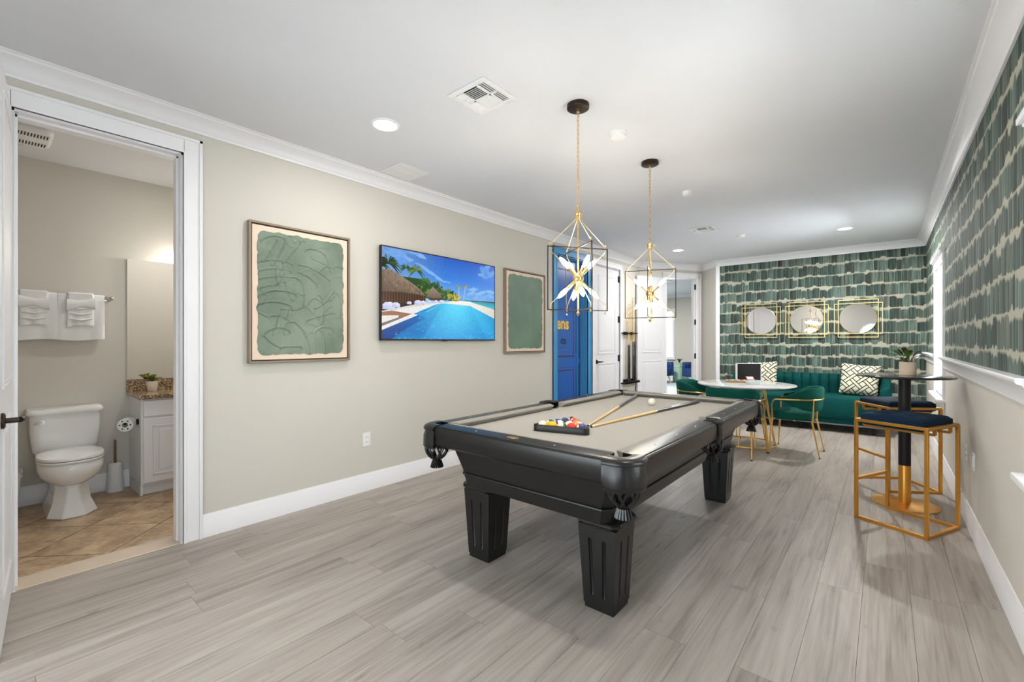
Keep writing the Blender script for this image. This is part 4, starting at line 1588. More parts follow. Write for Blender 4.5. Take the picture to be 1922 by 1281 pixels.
o.location = (-1.435, 3.475, ZB + BR + 0.0006)
tag(o, 'plain white cue ball alone on the grey cloth', 'pool ball')


def cue(name, tip, butt, label, group, length=None, lower=0.0):
    t = Vector(tip); b = Vector(butt)
    L = (b - t).length
    root = thing(name, tuple(t), 0, label, 'cue', group)
    q = (b - t).normalized().to_track_quat('Z', 'Y')
    root.rotation_mode = 'QUATERNION'
    root.rotation_quaternion = q
    m = MB(); m.lathe([(0.0062, 0.030), (0.0066, 0.06), (0.0095, L * 0.52)], 12); m.build('shaft', M_maple, root)
    m = MB(); m.lathe([(0.0060, 0.008), (0.0063, 0.031)], 12); m.build('ferrule', M_ferr, root)
    m = MB(); m.lathe([(0.0048, 0.0), (0.0060, 0.003), (0.0061, 0.009)], 12); m.build('tip', M_blk, root)
    m = MB(); m.lathe([(0.0100, L * 0.52), (0.0112, L * 0.66), (0.0125, L * 0.70), (0.0142, L * 0.985), (0.012, L)], 14); m.build('butt', M_cueb, root)
    m = MB(); m.lathe([(0.0103, L * 0.513), (0.0106, L * 0.527)], 14); m.build('joint_collar', M_chrome, root)
    return root


cue('pool_cue', (-1.338, 2.335, ZB + 0.0075), (-1.19, 3.86, ZB + 0.0155), 'pool cue lying towards the far table corner past the cue ball', 'cues on the table')
cue('pool_cue', (-1.368, 2.352, ZB + 0.0075), (-1.757, 3.916, ZB + 0.0155), 'pool cue lying on the cloth angled towards the television side', 'cues on the table')

# wall cue rack with cues
ck = thing('cue_rack', (XL, 7.1, 0.55), 0, 'black wall rack holding pool cues between closet door and den door', 'cue rack')
m = MB(); m.box(0.0, 0.014, -0.27, 0.27, 0.82, 0.87)
m.box(0.014, 0.06, -0.27, 0.27, 0.835, 0.855)
m.build('upper_bar', M_blk, ck, bevel=0.003)
for k in range(6):
    m = MB(); m.tube([(0.06, -0.235 + k * 0.094, 0.845), (0.075, -0.235 + k * 0.094, 0.845)], 0.012, n=10); m.build('clip', M_blk, ck)
m = MB(); m.box(0.0, 0.1, -0.28, 0.28, 0.0, 0.025); m.box(0.0, 0.014, -0.28, 0.28, 0.0, 0.07); m.box(0.09, 0.1, -0.28, 0.28, 0.0, 0.04)
m.build('lower_shelf', M_blk, ck, bevel=0.003)
txt = ['nearest the closet door', 'second from the closet door', 'third from the closet door', 'nearest the open den door']
for k, (dy, L) in enumerate(((-0.085, 1.30), (-0.035, 1.30), (0.10, 1.42), (0.16, 1.42))):
    b = (XL + 0.055, 7.1 + dy, 0.577)
    cue('pool_cue', (XL + 0.048, 7.1 + dy + 0.01, 0.577 + L), b, 'upright pool cue in the wall rack, ' + txt[k], 'cues in the wall rack')

# ================================================================== pendants and ceiling fittings
def pendant_geo():
    pass


link_mb = MB()
link_mb.tube([(0.0065 * math.cos(2 * PI * i / 12), 0, (0.010 if math.sin(2 * PI * i / 12) > 0 else -0.010) + 0.0065 * math.sin(2 * PI * i / 12)) for i in range(12)], 0.0019, n=5, loop=True)
link_me = link_mb.mesh('chain_link', M_brass, smooth=60)


def bulb_light(parent, loc, power):
    d = bpy.data.lights.new('bulb_light', 'POINT')
    d.energy = power
    d.color = (1.0, 0.92, 0.80)
    d.shadow_soft_size = 0.03
    o = bpy.data.objects.new('bulb_light', d)
    COL.objects.link(o)
    o.parent = parent
    o.location = loc


def pendant(loc, rz, label):
    P0 = thing('pendant_light', loc, rz, label, 'pendant lamp', 'cage pendants over the pool table')
    m = MB(); m.lathe([(0.066, 2.68), (0.066, 2.657), (0.060, 2.653), (0.012, 2.652)], 32); m.build('canopy', M_bronze, P0)
    m = MB(); m.lathe([(0.011, 2.653), (0.011, 2.636), (0.006, 2.63)], 16); m.build('canopy_stem', M_brass, P0)
    z = 2.625
    i = 0
    while z > 2.055:
        o = link('chain_link', link_me, P0); o.location = (0, 0, z); o.rotation_euler = (0, 0, (PI / 2) * (i % 2) + 0.4)
        z -= 0.0268; i += 1
    m = MB(); m.tube([(0.012 * math.cos(2 * PI * k / 14), 0, 2.05 + 0.016 * math.sin(2 * PI * k / 14)) for k in range(14)], 0.0026, n=6, loop=True); m.build('hanging_loop', M_brass, P0)
    m = MB(); m.lathe([(0.012, 2.036), (0.022, 2.034), (0.022, 2.016), (0.020, 2.013), (0.022, 2.010), (0.020, 1.992), (0.010, 1.988)], 24); m.build('collar', M_brass, P0)
    m = MB(); m.tube([(0, 0, 1.99), (0, 0, 1.428)], 0.0052, n=12); m.lathe([(0.004, 1.436), (0.011, 1.432), (0.008, 1.42), (0.002, 1.412)], 14); m.build('centre_stem', M_brass, P0)
    m = MB(); m.sphere((0, 0, 1.637), 0.033, 24, 14); m.build('hub', M_brass, P0)
    hw, z0, z1 = 0.192, 1.447, 1.822
    for k in range(2):
        a = k * PI / 2
        c, s = math.cos(a), math.sin(a)
        m = MB()
        def pt(r, z): return (r * c, r * s, z)
        t = 0.0058
        m.bar(pt(-hw, z0), pt(hw, z0), t); m.bar(pt(-hw, z1), pt(hw, z1), t)
        m.bar(pt(-hw, z0 - t / 2), pt(-hw, z1 + t / 2), t); m.bar(pt(hw, z0 - t / 2), pt(hw, z1 + t / 2), t)
        m.build('cage_frame', M_bronze, P0)
    for k in range(4):
        a = k * PI / 2
        c, s = math.cos(a), math.sin(a)
        def pt(r, z): return (r * c, r * s, z)
        m = MB()
        m.tube([pt(0.012, 1.994), pt(0.176, 1.835), pt(0.180, 1.826), pt(0.179, 1.806), pt(0.168, 1.79), pt(0.028, 1.66)], 0.0023, n=8)
        m.lathe([(0.004, 1.832), (0.004, 1.842), (0.002, 1.846)], 8, (0.18 * c, 0.18 * s, 0))
        m.build('brace_rod', M_rod, P0)
        m = MB()
        m.tube([pt(0.028, 1.614), pt(0.165, 1.49), pt(0.176, 1.478), pt(0.178, 1.436)], 0.0023, n=8)
        m.lathe([(0.003, 1.436), (0.0055, 1.434), (0.0055, 1.426)], 8, (0.178 * c, 0.178 * s, 0))
        m.build('brace_rod', M_rod, P0)
    for k in range(4):
        for up in (1, -1):
            a = k * PI / 2 + (0.13 if up > 0 else -0.16)
            d = Vector((math.cos(a) * 0.72, math.sin(a) * 0.72, up * 0.69)).normalized()
            C0 = Vector((0, 0, 1.637))
            m = MB(); m.tube([C0 + d * 0.025, C0 + d * 0.088, C0 + d * 0.09], [0.0095, 0.0108, 0.0095], n=12)
            so = m.build('socket', M_brass, P0)
            m = MB(); m.tube([C0 + d * (0.088 + t) for t in (0.0, 0.012, 0.028, 0.045, 0.062, 0.076, 0.084)], [0.008, 0.011, 0.0135, 0.0138, 0.0115, 0.007, 0.002], n=12)
            m.build('bulb', M_bulb, so, smooth=80)
    bulb_light(P0, (0, 0, 1.76), 9)
    bulb_light(P0, (0, 0, 1.50), 9)
    return P0


pendant((-1.412, 2.312, 0), math.radians(54.7), 'nearer brass and bronze cage pendant over the pool table')
pendant((-1.424, 3.411, 0), math.radians(18), 'farther brass and bronze cage pendant over the pool table')


def can_light(x, y, label, power=10, z=HC):
    t = thing('recessed_light', (x, y, z), 0, label, 'ceiling light', 'recessed ceiling lights')
    m = MB(); m.lathe([(0.076, 0.0), (0.092, 0.0), (0.090, -0.006), (0.078, -0.008), (0.074, -0.004)], 32, cap0=False, cap1=False); m.build('trim_ring', M_plast, t)
    m = MB(); m.lathe([(0.0745, -0.0035), (0.0005, -0.0035)], 32, cap0=False, cap1=False); m.build('lens', M_led, t)
    d = bpy.data.lights.new('recessed_lamp', 'AREA'); d.shape = 'DISK'; d.size = 0.14; d.energy = power; d.color = (1, 0.97, 0.93)
    o = bpy.data.objects.new('recessed_lamp', d); COL.objects.link(o); o.parent = t; o.location = (0, 0, -0.012)


can_light(-2.51, 1.715, 'lit recessed ceiling light nearest the television wall')
can_light(-0.38, 1.715, 'lit recessed ceiling light above the near window, outside the picture')
can_light(-0.381, 6.99, 'lit recessed ceiling light above the sofa beside the window', 54)
can_light(-2.468, 7.0, 'lit recessed ceiling light in front of the den doorway', 24)
can_light(-1.6, -0.3, 'added unseen recessed fill light above the viewer', 10)  # added out of view to brighten the back wall in the mirrors
can_light(-5.0, 11.5, 'added unseen recessed fill light in the den', 130, HC + 0.09)  # added out of view to brighten the den
can_light(-4.1, 1.35, 'added unseen recessed fill light in the bathroom', 8)  # added behind the wall to brighten the bathroom


def four_way_vent(x, y, s, label):
    t = thing('ceiling_vent', (x, y, HC), 0, label, 'air vent', 'ceiling air vents')
    h = s / 2
    m = MB()
    for (a, b, c, d) in ((-h, h, -h, -h + 0.035), (-h, h, h - 0.035, h), (-h, -h + 0.035, -h + 0.035, h - 0.035), (h - 0.035, h, -h + 0.035, h - 0.035)):
        m.box(a, b, c, d, -0.008, 0)
    m.build('flange', M_plast, t, bevel=0.003)
    m = MB(); m.box(-h + 0.03, h - 0.03, -h + 0.03, h - 0.03, -0.0012, 0.0); m.build('duct_backing', M_darkv, t)
    q = h - 0.037

    def louvre(p0, p1, tilt_dir, wid=0.017):
        m = MB()
        p0 = Vector(p0); p1 = Vector(p1)
        td = Vector(tilt_dir)
        o = Vector((0, 0, 0.0012))
        a = [p0 - td * wid / 2 + Vector((0, 0, -0.003)), p1 - td * wid / 2 + Vector((0, 0, -0.003)), p1 + td * wid / 2 + Vector((0, 0, -0.011)), p0 + td * wid / 2 + Vector((0, 0, -0.011))]
        m.add(a + [v_ + o for v_ in a], [(0, 1, 2, 3), (4, 5, 6, 7), (0, 1, 5, 4), (1, 2, 6, 5), (2, 3, 7, 6), (3, 0, 4, 7)])
        m.build('louvre', M_plast, t, smooth=0)
    n = 3
    w = q / 2
    # bands along the two Y sides, and a two-part centre
    for k in range(n):
        yy = w * 0.45 / n * (2 * k + 1)
        for sgn in (-1, 1):
            xx = sgn * (q - yy)
            for (a, b) in ((-q, -0.008), (0.008, q)):
                louvre((xx, a, 0), (xx, b, 0), (sgn * 1.0, 0, 0), 0.019)
    ci = q - w * 0.9 - 0.006
    for k in range(6):
        yy = 0.014 + (q - 0.02) * (k + 0.5) / 6
        for sgn in (-1, 1):
            louvre((-ci, sgn * yy, 0), (ci, sgn * yy, 0), (0, sgn * 1.0, 0), 0.016)
    m = MB(); m.box(-q, q, -0.008, 0.008, -0.010, -0.004); m.box(-ci - 0.012, -ci, -q, q, -0.010, -0.004); m.box(ci, ci + 0.012, -q, q, -0.010, -0.004)
    m.build('cross_bar', M_plast, t, bevel=0.001)
    m = MB(); m.box(-q + 0.01, -q + 0.03, -0.05, -0.035, -0.024, -0.008); m.build('damper_lever', M_plast, t)
    return t


four_way_vent(-1.787, 1.878, 0.285, 'white square air vent between recessed light and near pendant')
four_way_vent(-1.76, 5.90, 0.30, 'white square air vent far down the ceiling beyond the pendants')
t = thing('return_grille', (-3.085, 2.30, HC), 0, 'flat white access panel in the ceiling beside the crown moulding', 'ceiling panel')
m = MB(); m.box(-0.14, 0.14, -0.15, 0.15, -0.004, 0); m.build('frame', M_plast, t, bevel=0.002)
m = MB(); m.box(-0.115, 0.115, -0.125, 0.125, -0.007, -0.003); m.build('panel', M_plast, t, bevel=0.002)
m = MB(); m.box(-0.006, 0.006, -0.125, 0.125, -0.009, -0.006); m.build('centre_rib', M_plast, t)
for (x, y, r, lb) in ((-1.394, 2.80, 0.062, 'round white smoke detector between the two pendants'), (-1.436, 4.317, 0.05, 'small round white ceiling cover beyond the far pendant'), (-1.48, 6.553, 0.055, 'round white ceiling sensor in front of the sofa'), (-2.62, 6.35, 0.06, 'round white ceiling speaker near the closet door')):
    t = thing('smoke_detector', (x, y, HC), 0, lb, 'detector')
    m = MB(); m.lathe([(r, 0), (r, -0.010), (r * 0.93, -0.016)], 28); m.build('base', M_plast, t)
    m = MB(); m.lathe([(r * 0.86, -0.015), (r * 0.80, -0.030), (r * 0.5, -0.034), (0.001, -0.034)], 28, cap1=False); m.build('cover', M_plast, t)

# ================================================================== wall art and television
def wave_outline(w, h, seed, inset=0.05, n=120):
    r = random.Random(seed)
    ph = [r.uniform(0, 6.28) for _ in range(8)]
    pts = []
    per = 2 * (w + h)
    x0, x1, y0, y1 = inset, w - inset, inset, h - inset
    poly = rounded([(x0, y0), (x1, y0), (x1, y1), (x0, y1)], 0.045, 5)
    # resample
    res = []
    m = len(poly)
    for i in range(m):
        a, b = Vector(poly[i]), Vector(poly[(i + 1) % m])
        k = max(1, int((b - a).length / 0.012))
        for j in range(k):
            res.append(a.lerp(b, j / k))
    out = []
    cx, cy = w / 2, h / 2
    for i, p in enumerate(res):
        s = i / len(res) * 2 * PI
        wv = 0.006 * math.sin(9 * s + ph[0]) + 0.004 * math.sin(17 * s + ph[1]) + 0.0025 * math.sin(31 * s + ph[2]) + 0.0015 * math.sin(53 * s + ph[3])
        d = Vector((p.x - cx, p.y - cy)); d.x /= w; d.y /= h
        # move along dominant side normal
        if abs(d.x) > abs(d.y): out.append((p.x + math.copysign(wv, d.x), p.y))
        else: out.append((p.x, p.y + math.copysign(wv, d.y)))
    return out


def paint_mat(name, a, b):
    m, t, bs = nt(name)
    tc = node(t, 'ShaderNodeTexCoord')
    nz = node(t, 'ShaderNodeTexNoise'); setin(nz, Scale=3.5, Detail=4.0)
    t.links.new(tc.outputs['Object'], nz.inputs['Vector'])
    cr = node(t, 'ShaderNodeValToRGB')
    cr.color_ramp.elements[0].position = 0.35; cr.color_ramp.elements[1].position = 0.65
    cr.color_ramp.elements[0].color = lin(a) + (1,); cr.color_ramp.elements[1].color = lin(b) + (1,)
    t.links.new(nz.outputs['Fac'], cr.inputs[0])
    t.links.new(cr.outputs[0], bs.inputs['Base Color'])
    n2 = node(t, 'ShaderNodeTexNoise'); setin(n2, Scale=1.0, Detail=4.0)
    mp = node(t, 'ShaderNodeMapping'); mp.inputs['Scale'].default_value = (30, 90, 14)
    t.links.new(tc.outputs['Object'], mp.inputs[0]); t.links.new(mp.outputs[0], n2.inputs['Vector'])
    bp_ = node(t, 'ShaderNodeBump'); setin(bp_, Strength=0.25, Distance=0.004)
    t.links.new(n2.outputs['Fac'], bp_.inputs['Height']); t.links.new(bp_.outputs[0], bs.inputs['Normal'])
    setin(bs, Roughness=0.45)
    return m


def inside(poly, x, y):
    c = False
    j = len(poly) - 1
    for i in range(len(poly)):
        xi, yi = poly[i]; xj, yj = poly[j]
        if (yi > y) != (yj > y) and x < (xj - xi) * (y - yi) / (yj - yi) + xi: c = not c
        j = i
    return c


def painting(y0, y1, z0, z1, label, mat, strokes, amp):
    w, h = y1 - y0, z1 - z0
    t = thing('painting', (XL, y0, z0), 0, label, 'painting', 'framed green paintings')
    fw = 0.014
    m = MB()
    for (a, b, c, d) in ((0, w, 0, fw), (0, w, h - fw, h), (0, fw, fw, h - fw), (w - fw, w, fw, h - fw)): m.box(0.002, 0.042, a, b, c, d)
    m.build('frame', M_frame, t, bevel=0.0015)
    m = MB()
    g = 0.009
    for (a, b, c, d) in ((fw, w - fw, fw, fw + g), (fw, w - fw, h - fw - g, h - fw), (fw, fw + g, fw + g, h - fw - g), (w - fw - g, w - fw, fw + g, h - fw - g)): m.box(0.004, 0.022, a, b, c, d)
    m.build('dark_fillet', M_lip, t)
    m = MB(); m.box(0.004, 0.030, fw + g, w - fw - g, fw + g, h - fw - g); m.build('canvas', M_canvas, t)
    ol = wave_outline(w, h, int(w * 1000), 0.062)
    # relief grid of paint
    NX, NY = int(w / 0.006), int(h / 0.006)
    NX, NY = int(w / 0.004), int(h / 0.004)
    xs = np.linspace(0.05, w - 0.05, NX); ys = np.linspace(0.05, h - 0.05, NY)
    X, Y = np.meshgrid(xs, ys)
    Hh = np.zeros_like(X)
    for (p0, p1, p2, wid, up) in strokes:
        # quadratic stroke: ridge on both sides and a shallow trough
        best = np.full_like(X, 9.0); sign = np.zeros_like(X)
        prev = None
        for k in range(13):
            tt = k / 12
            px = (p0[0] * (1 - tt) ** 2 + 2 * p1[0] * tt * (1 - tt) + p2[0] * tt * tt) * w
            py = (p0[1] * (1 - tt) ** 2 + 2 * p1[1] * tt * (1 - tt) + p2[1] * tt * tt) * h
            if prev is not None:
                ax, ay = prev
                dx, dy = px - ax, py - ay
                l2 = dx * dx + dy * dy + 1e-9
                u = np.clip(((X - ax) * dx + (Y - ay) * dy) / l2, 0, 1)
                qx, qy = ax + u * dx - X, ay + u * dy - Y
                dist = np.sqrt(qx * qx + qy * qy)
                sg = np.sign(dx * (Y - ay) - dy * (X - ax))
                upd = dist < best
                best = np.where(upd, dist, best); sign = np.where(upd, sg, sign)
            prev = (px, py)
        ridge = np.exp(-((best - wid) / 0.0036) ** 2) * (0.65 + 0.5 * sign)
        trough = np.where(best < wid, -0.30 + 0.35 * sign * best / wid, 0.0)
        Hh += up * (ridge + trough)
    Hh = Hh * amp
    m = MB()
    keep = {}
    for j in range(NY):
        for i in range(NX):
            m.v.append((0.034 + float(Hh[j, i]), float(xs[i]), float(ys[j])))
    ok = np.array([[inside(ol, float(xs[i]), float(ys[j])) for i in range(0, NX)] for j in range(0, NY)])
    for j in range(NY - 1):
        for i in range(NX - 1):
            if ok[j, i] and ok[j, i + 1] and ok[j + 1, i] and ok[j + 1, i + 1]:
                m.face((j * NX + i, j * NX + i + 1, (j + 1) * NX + i + 1, (j + 1) * NX + i))
    m.build('paint_relief', mat, t, smooth=180, fix=False)
    # solid body of the paint under the relief, with the wavy outline
    m = MB(); m.prism(ol, 0.0, 0.0035)
    m.xf(Matrix(((0, 0, 1, 0.0295), (1, 0, 0, 0), (0, 1, 0, 0), (0, 0, 0, 1))))
    m.build('paint_body', mat, t, smooth=0)
    return t


M_paint1 = paint_mat('sage_impasto_paint', (100, 117, 101), (127, 142, 126))
M_paint2 = paint_mat('green_impasto_paint', (88, 114, 97), (104, 130, 112))
rs = random.Random(21)
st1 = []
for (a, b, c) in [((.12, .86), (.2, .92), (.3, .9)), ((.3, .9), (.26, .8), (.2, .72)), ((.45, .9), (.36, .8), (.3, .74)), ((.22, .88), (.16, .8), (.12, .74)), ((.36, .92), (.4, .84), (.5, .9)),
                  ((.08, .7), (.2, .75), (.38, .72)), ((.08, .63), (.2, .68), (.36, .66)), ((.08, .57), (.22, .62), (.42, .61)), ((.1, .52), (.22, .55), (.4, .6)), ((.1, .45), (.2, .53), (.4, .49)), ((.1, .4), (.24, .44), (.36, .4)),
                  ((.46, .72), (.6, .72), (.76, .63)), ((.46, .66), (.54, .64), (.62, .58)), ((.45, .6), (.5, .48), (.46, .43)), ((.66, .5), (.72, .4), (.68, .3)), ((.8, .56), (.72, .46), (.62, .42)), ((.85, .52), (.88, .44), (.86, .36)),
                  ((.3, .38), (.42, .36), (.5, .4)), ((.5, .42), (.6, .36), (.66, .3)), ((.55, .3), (.64, .32), (.8, .36)), ((.2, .32), (.3, .33), (.36, .28)), ((.4, .28), (.46, .24), (.5, .2)), ((.16, .2), (.24, .26), (.34, .22)),
                  ((.12, .18), (.18, .12), (.26, .1)), ((.5, .2), (.54, .14), (.54, .06)), ((.58, .2), (.6, .12), (.58, .06)), ((.66, .22), (.7, .14), (.68, .06)), ((.76, .2), (.8, .14), (.78, .06)), ((.9, .24), (.9, .16), (.92, .1)), ((.64, .22), (.7, .26), (.78, .24)), ((.56, .44), (.6, .5), (.66, .46)),
                  ((.54, .84), (.62, .86), (.7, .82)), ((.84, .74), (.9, .74), (.96, .7)), ((.3, .1), (.38, .1), (.46, .1))]:
    st1.append((a, b, c, rs.uniform(0.010, 0.022), rs.uniform(0.6, 1.2)))
for _ in range(34):
    ax, ay, an, ln = rs.uniform(.1, .88), rs.uniform(.06, .9), rs.uniform(0, PI), rs.uniform(.06, .16)
    st1.append(((ax, ay), (ax + ln * .5 * math.cos(an) + rs.uniform(-.03, .03), ay + ln * .5 * math.sin(an) + rs.uniform(-.03, .03)), (ax + ln * math.cos(an), ay + ln * math.sin(an)), rs.uniform(0.007, 0.02), rs.uniform(0.3, 0.9)))
painting(1.187, 1.936, 1.108, 2.092, 'large framed painting of sage green impasto strokes beside the bathroom doorway', M_paint1, st1, 0.0062)
st2 = [((rs.uniform(.1, .9), rs.uniform(.08, .7)), (rs.uniform(.1, .9), rs.uniform(.1, .7)), (rs.uniform(.1, .9), rs.uniform(.1, .7)), rs.uniform(0.012, 0.02), rs.uniform(0.3, 0.6)) for _ in range(10)]
painting(3.869, 4.645, 1.119, 2.102, 'smoother framed green painting between the television and the blue door', M_paint2, st2, 0.0012)

# television
tv = thing('television', (XL, 2.21, 1.268), 0, 'wall-mounted flat television showing a tropical pool with thatched huts', 'television')
TW, TH = 1.453, 0.82
m = MB(); m.box(0.0015, 0.035, TW * 0.3, TW * 0.7, TH * 0.25, TH * 0.75); m.build('wall_bracket', M_blk, tv)
m = MB(); m.box(0.03, 0.058, 0, TW, 0, TH); m.build('housing', M_blk, tv, bevel=0.003)
m = MB()
b_ = 0.009
for (a, b, c, d) in ((0, TW, 0, b_ + 0.004), (0, TW, TH - b_, TH), (0, b_, 0, TH), (TW - b_, TW, 0, TH)): m.box(0.057, 0.061, a, b, c, d)
m.build('bezel', M_bronze, tv, bevel=0.001)
m = MB(); m.box(0.05, 0.060, TW / 2 - 0.03, TW / 2 + 0.03, -0.008, 0.002); m.build('sensor_tab', M_blk, tv)


class Painter:
    """flat picture made of coloured polygons in 0..1 screen space"""
    def __init__(s):
        s.v, s.f, s.c, s.n = [], [], [], 0

    def poly(s, pts, cols):
        if not isinstance(cols, list): cols = [cols] * len(pts)
        b = len(s.v)
        s.n += 1
        for (x, y), c in zip(pts, cols):
            x = min(1, max(0, x)); y = min(1, max(0, y))
            s.v.append((0.0585 + s.n * 2.2e-6, b_ + x * (TW - 2 * b_), b_ + 0.004 + y * (TH - 2 * b_ - 0.004)))
            s.c.append(lin(c) + (1.0,))
        s.f.append([b + i for i in range(len(pts))])


pt_ = Painter()
rt_ = random.Random(11)
SKY = [(0.42, (150, 196, 236)), (0.55, (92, 158, 226)), (0.75, (34, 116, 212)), (1.0, (22, 84, 188))]
for (za, ca), (zb, cb) in zip(SKY, SKY[1:]):
    pale = lambda c, k: tuple(int(v + (205 - v) * k) for v in c)
    for i in range(4):
        x0, x1 = i / 4, (i + 1) / 4
        kl = [0.5, 0.3, 0.05, 0.0, 0.0]
        pt_.poly([(x0, za), (x1, za), (x1, zb), (x0, zb)], [pale(ca, kl[i]), pale(ca, kl[i + 1]), pale(cb, kl[i + 1]), pale(cb, kl[i])])
# clouds: streaks of pale slivers
def streak(x, y, ln, th, ang_, c):
    ca, sa = math.cos(ang_), math.sin(ang_)
    pts = []
    for k in range(12):
        a = 2 * PI * k / 12
        px, py = ln * math.cos(a), th * math.sin(a) * rt_.uniform(0.7, 1.2)
        pts.append((x + (px * ca - py * sa), y + (px * sa + py * ca) * 1.77))
    pt_.poly(pts, c)
for (x, y, ln, th, a) in ((.36, .80, .09, .012, -.42), (.42, .755, .07, .010, -.4), (.46, .715, .05, .006, -.25), (.52, .705, .04, .004, -.1)): streak(x, y, ln, th, a, (118, 172, 228))
for k in range(26): streak(rt_.uniform(.66, 1), rt_.uniform(.53, .66), rt_.uniform(.02, .06), rt_.uniform(.006, .016), rt_.uniform(-.1, .4), rt_.choice([(96, 156, 222), (112, 166, 224), (128, 174, 224)]))
for k in range(14): streak(rt_.uniform(.84, 1), rt_.uniform(.82, .98), rt_.uniform(.02, .05), rt_.uniform(.008, .02), rt_.uniform(.1, .7), rt_.choice([(56, 128, 210), (74, 140, 214), (92, 152, 216)]))
for k in range(12): streak(rt_.uniform(0, .3), rt_.uniform(.85, 1), rt_.uniform(.03, .1), rt_.uniform(.006, .02), rt_.uniform(-.4, -.1), rt_.choice([(110, 160, 222), (128, 170, 224), (96, 150, 220)]))
# sea, sand, pool
pt_.poly([(0.6, .47), (1, .42), (1, .505), (0.6, .508)], [(70, 190, 196), (60, 186, 190), (30, 120, 170), (40, 130, 180)])
pt_.poly([(.75, .507), (1, .517), (1, .500), (.75, .494)], (70, 74, 70))
pt_.poly([(.0, .0), (1, .0), (1, .30), (.74, .44), (.5, .45), (.30, .42), (.0, .30)], (214, 206, 196))
pt_.poly([(.49, .44), (.6, .49), (.74, .485), (1, .41), (1, .28), (.74, .436)], [(226, 220, 208), (236, 232, 224), (240, 236, 230), (214, 206, 196), (206, 200, 190), (230, 228, 222)])
W1, W2, W3 = (20, 150, 214), (44, 190, 232), (14, 120, 190)
pt_.poly([(.0, .0), (1, .0), (1, .286), (.741, .432), (.498, .437), (.445, .427), (.118, .304), (.267, .282), (.0, .10)], [W3, W1, (20, 140, 200), W2, W2, (40, 170, 214), (40, 160, 204), (24, 140, 204), (16, 96, 170)])
for k in range(10):
    a0, a1 = k / 10, (k + 1) / 10
    f0, f1 = math.sin(PI * a0), math.sin(PI * a1)
    mixc = lambda p, q, f: tuple(int(u + (v - u) * f) for u, v in zip(p, q))
    pt_.poly([(.3 + .6 * a0, .0), (.3 + .6 * a1, .0), (.48 + .27 * a1, .43), (.48 + .27 * a0, .43)], [mixc((16, 132, 202), (20, 150, 216), f0), mixc((16, 132, 202), (20, 150, 216), f1), mixc((36, 180, 226), (66, 208, 240), f1), mixc((36, 180, 226), (66, 208, 240), f0)])
pt_.poly([(.0, .0), (.0, .095), (.267, .276), (.33, .244), (.2, .14), (.07, .0)], [(8, 60, 130), (8, 66, 138), (12, 96, 170), (12, 104, 180), (10, 80, 154), (8, 66, 138)])
for k in range(5): pt_.poly([(.13 + k * .05, .302 + k * .004), (.145 + k * .05, .300 + k * .004), (.46, .424), (.45, .424)], (16, 116, 190) if k % 2 else (80, 190, 226))
for k in range(130):
    x, y = rt_.uniform(.1, 1), rt_.random() ** 1.6 * .3
    if x < .3 - .3 * (y / .3 - .2) and y > .1: continue
    streak(x, y, rt_.uniform(.005, .016), rt_.uniform(.0012, .003), rt_.uniform(-.2, .2), rt_.choice([(70, 196, 232), (30, 160, 220), (18, 132, 200)]))
# deck edge
pt_.poly([(.0, .095), (.267, .276), (.118, .3), (.45, .428), (.44, .436), (.07, .31), (.23, .284), (.0, .13)], (226, 226, 224))
pt_.poly([(.0, .135), (.22, .286), (.07, .31), (.0, .29)], (150, 104, 84))
pt_.poly([(.0, .17), (.12, .24), (.12, .262), (.0, .25)], (222, 220, 214))
pt_.poly([(.0, .17), (.12, .24), (.12, .225), (.0, .15)], (96, 110, 120))
# trees
GR = [(28, 66, 22), (44, 92, 26), (70, 116, 30), (22, 50, 20), (96, 128, 36)]
pt_.poly([(.13, .70), (.3, .70), (.38, .66), (.46, .62), (.54, .56), (.62, .55), (.63, .48), (.40, .47), (.2, .5)], (34, 70, 24))
for k in range(90):
    x = rt_.uniform(.27, .62); top = .72 - (x - .27) * .45
    streak(x, rt_.uniform(.49, top), rt_.uniform(.008, .02), rt_.uniform(.005, .012), rt_.uniform(-1, 1), rt_.choice(GR))
for k in range(26): streak(rt_.uniform(.52, .64), rt_.uniform(.49, .56), rt_.uniform(.006, .014), rt_.uniform(.004, .01), rt_.uniform(-1, 1), rt_.choice([(206, 170, 40), (170, 150, 36), (120, 140, 40)]))


def palm(x, y, r, cols, n=13):
    for k in range(n):
        a = -0.35 + (PI + 0.7) * k / (n - 1)
        ln = r * rt_.uniform(.75, 1.1)
        pts_u, pts_d = [], []
        for i in range(6):
            t = i / 5
            px = x + math.cos(a) * ln * t
            py = y + (math.sin(a) * ln * t - 0.55 * ln * t * t) * 1.77
            th = r * .13 * math.sin(PI * min(.97, t + .08))
            pts_u.append((px, py + th)); pts_d.append((px, py - th))
        pt_.poly(pts_u + pts_d[::-1], rt_.choice(cols))
palm(.045, .83, .10, [(24, 46, 18), (36, 62, 22), (50, 76, 30)], 15)
palm(.0, .8, .08, [(20, 40, 16), (32, 56, 20)], 9)
palm(.175, .80, .06, [(34, 70, 24), (50, 88, 30), (70, 100, 36)])
palm(.255, .79, .075, [(44, 84, 28), (66, 104, 34), (92, 120, 40), (120, 136, 60)], 17)
palm(.33, .68, .06, [(44, 84, 28), (66, 104, 34)])
palm(.42, .66, .05, [(30, 70, 24), (56, 100, 34)])
